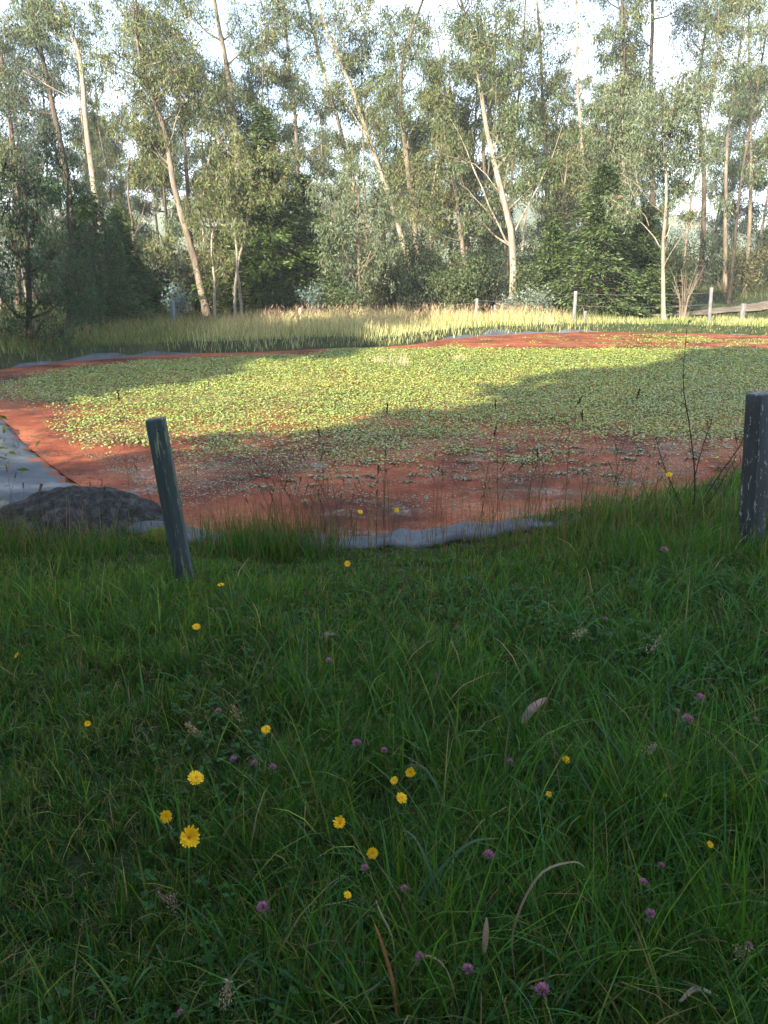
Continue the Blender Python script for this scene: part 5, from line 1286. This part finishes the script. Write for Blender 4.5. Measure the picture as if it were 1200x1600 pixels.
ribbon('dead_leaf', 'short pale upright dead leaf near the bottom edge', 'leaf', [(0.235, 1.42, .13), (0.237, 1.43, .17), (0.24, 1.44, .215)], .014, (.40, .31, .22), (.55, .45, .34), DL)
ribbon('dry_straw', 'long pale dry blade arched like a hook at lower right', 'grass blade', [(0.30, 1.36, .10), (0.30, 1.42, .20), (0.37, 1.50, .28), (0.46, 1.55, .275), (0.50, 1.56, .25)], .008, (.26, .20, .12), (.42, .35, .24), DL)
ribbon('dry_straw', 'bright orange brown dying blade at the bottom middle', 'grass blade', [(0.03, 1.28, .07), (0.02, 1.34, .13), (-0.005, 1.41, .17), (-0.03, 1.47, .19)], .010, (.36, .13, .05), (.42, .18, .07), DL)
ribbon('dry_straw', 'thin orange brown bent blade above the cut blue green one', 'grass blade', [(0.03, 2.00, .06), (0.05, 2.03, .15), (0.10, 2.06, .185), (0.14, 2.05, .17)], .005, (.25, .10, .05), (.25, .10, .05), DL)
ribbon('coarse_grass', 'broad blue green blade lying to the right at the lower middle', 'grass blade', [(0.05, 1.50, .10), (0.12, 1.58, .19), (0.22, 1.66, .235), (0.31, 1.70, .22)], .013, (.04, .10, .04), (.10, .18, .09), DL, 'grass')
ribbon('coarse_grass', 'broad blue green blade slanting up left beside the lying one', 'grass blade', [(0.16, 1.48, .08), (0.13, 1.58, .17), (0.09, 1.68, .22), (0.05, 1.74, .22)], .011, (.04, .10, .045), (.12, .20, .11), DL, 'grass')
ribbon('coarse_grass', 'wide upright blue green blade right of the single hawkbit', 'grass blade', [(0.66, 1.86, .05), (0.62, 1.92, .17), (0.57, 1.99, .25)], .013, (.05, .10, .05), (.09, .15, .09), DL, 'grass')
ribbon('coarse_grass', 'narrow grey green blade leaning right of the wide upright one', 'grass blade', [(0.80, 2.0, .05), (0.76, 2.1, .18), (0.68, 2.2, .27)], .010, (.06, .11, .06), (.14, .19, .13), DL, 'grass')
ribbon('coarse_grass', 'grey green blade bent sharply over beside the yellow cluster', 'grass blade', [(0.20, 1.80, .05), (0.17, 1.92, .17), (0.12, 2.0, .225), (0.06, 2.02, .215)], .010, (.04, .11, .05), (.12, .20, .11), DL, 'grass')
ribbon('dry_straw', 'pale straw blade lying bent at the bottom middle', 'grass blade', [(0.05, 1.36, .12), (0.09, 1.38, .165), (0.14, 1.36, .15), (0.17, 1.30, .08)], .006, (.30, .24, .12), (.40, .33, .2), DL)
ribbon('dry_straw', 'hanging pale straw blade left of the hooked one', 'grass blade', [(-0.02, 1.52, .19), (-0.01, 1.46, .215), (0.02, 1.42, .17), (0.03, 1.38, .08)], .006, (.34, .28, .17), (.42, .35, .23), DL)
ribbon('dead_leaf', 'curled whitish dead leaf at the bottom right corner', 'leaf', [(0.66, 1.32, .10), (0.70, 1.335, .12), (0.75, 1.33, .105)], .010, (.40, .35, .28), (.30, .25, .2), DL)
ribbon('dead_leaf', 'small brown dead leaf in thin grass left of the middle clover', 'leaf', [(-0.30, 3.22, .04), (-0.26, 3.24, .06), (-0.22, 3.25, .05)], .03, (.16, .13, .10), (.22, .19, .16), DL, cup=.1)
ribbon('dead_leaf', 'crumpled brown dead leaf on the rim of the near liner strip', 'leaf', [(-0.37, 4.84, -.06), (-0.345, 4.86, -.02), (-0.31, 4.85, -.05)], .045, (.10, .07, .055), (.16, .11, .09), DL, cup=.4)

def panicle(loc, d, L, label, seed, c=(.36, .30, .23)):
    rs = np.random.default_rng(seed); d = unit(np.array(d, float))
    r = thing('grass_panicle', label, 'grass panicle', loc, 0, 'feathery pale grass panicles in the lawn')
    st = MB(); p = spline([-d*L*1.1+np.array([0, 0, -.08]), (0, 0, 0), d*L], 9); tube(st, p, np.linspace(.0016, .0006, 9), 4, np.array([.14, .12, .06])); st.build('stem', M['dry'], r)
    mb = MB(); n = 90; s = rs.random(n)
    P = d*(s*L)[:, None]+rs.normal(0, .011, (n, 3))*(1.1-s)[:, None]
    leaves(mb, P, unit(d+rs.normal(0, .55, (n, 3))), rs.uniform(.008, .014, n), rs.uniform(.003, .005, n), np.array(c)*rs.uniform(.7, 1.3, (n, 1)), rs); mb.build('seed_head', M['dry'], r)
panicle((1.13, 2.95, .12), (.6, .5, .5), .085, 'feathery whitish panicle in the lawn below the right post', 1)
panicle((0.84, 3.11, .11), (.8, .3, .3), .07, 'smaller feathery panicle left of the whitish one below the right post', 2)
panicle((0.84, 2.19, .13), (.8, .4, .25), .08, 'ragged pale panicle lying right of the single hawkbit', 3)
panicle((-0.35, 1.28, .12), (.15, .2, .9), .07, 'silvery panicle at the bottom edge left of the pinkest clovers', 4)
panicle((-0.64, 2.33, .12), (-.7, .5, .25), .07, 'slim tan panicle slanting above the upper hawkbit', 5, (.30, .22, .12))
panicle((-0.52, 2.42, .12), (-.35, .3, .75), .06, 'second slim tan panicle right of the slanting one', 6, (.30, .22, .12))
panicle((0.82, 1.42, .13), (.9, .25, .1), .045, 'short cream seed head near the bottom right corner', 7, (.42, .34, .22))
panicle((-0.52, 1.56, .13), (-.8, .4, .25), .06, 'drooping brownish panicle at the lower left', 8, (.20, .14, .11))
# ------------------------------------------------------------------ the air itself
hm = bpy.data.materials.new('haze_air'); hm.use_nodes = True
hn = hm.node_tree; hn.nodes.clear()
ho = hn.nodes.new('ShaderNodeOutputMaterial'); hv = hn.nodes.new('ShaderNodeVolumePrincipled')
hv.inputs['Color'].default_value = (0.86, 0.92, 1.0, 1); hv.inputs['Density'].default_value = 0.0007
hn.links.new(hv.outputs[0], ho.inputs['Volume'])
mb = MB()
x0, x1, y0, y1, z0, z1 = -680, 680, -240, 660, -3.0, 58.0
mb.add([(x0, y0, z0), (x1, y0, z0), (x1, y1, z0), (x0, y1, z0), (x0, y0, z1), (x1, y0, z1), (x1, y1, z1), (x0, y1, z1)],
       [[0, 3, 2, 1], [4, 5, 6, 7], [0, 1, 5, 4], [1, 2, 6, 5], [2, 3, 7, 6], [3, 0, 4, 7]])
tag(mb.build('haze', hm), 'thin bluish haze filling the air over the whole place', 'haze', kind='stuff')
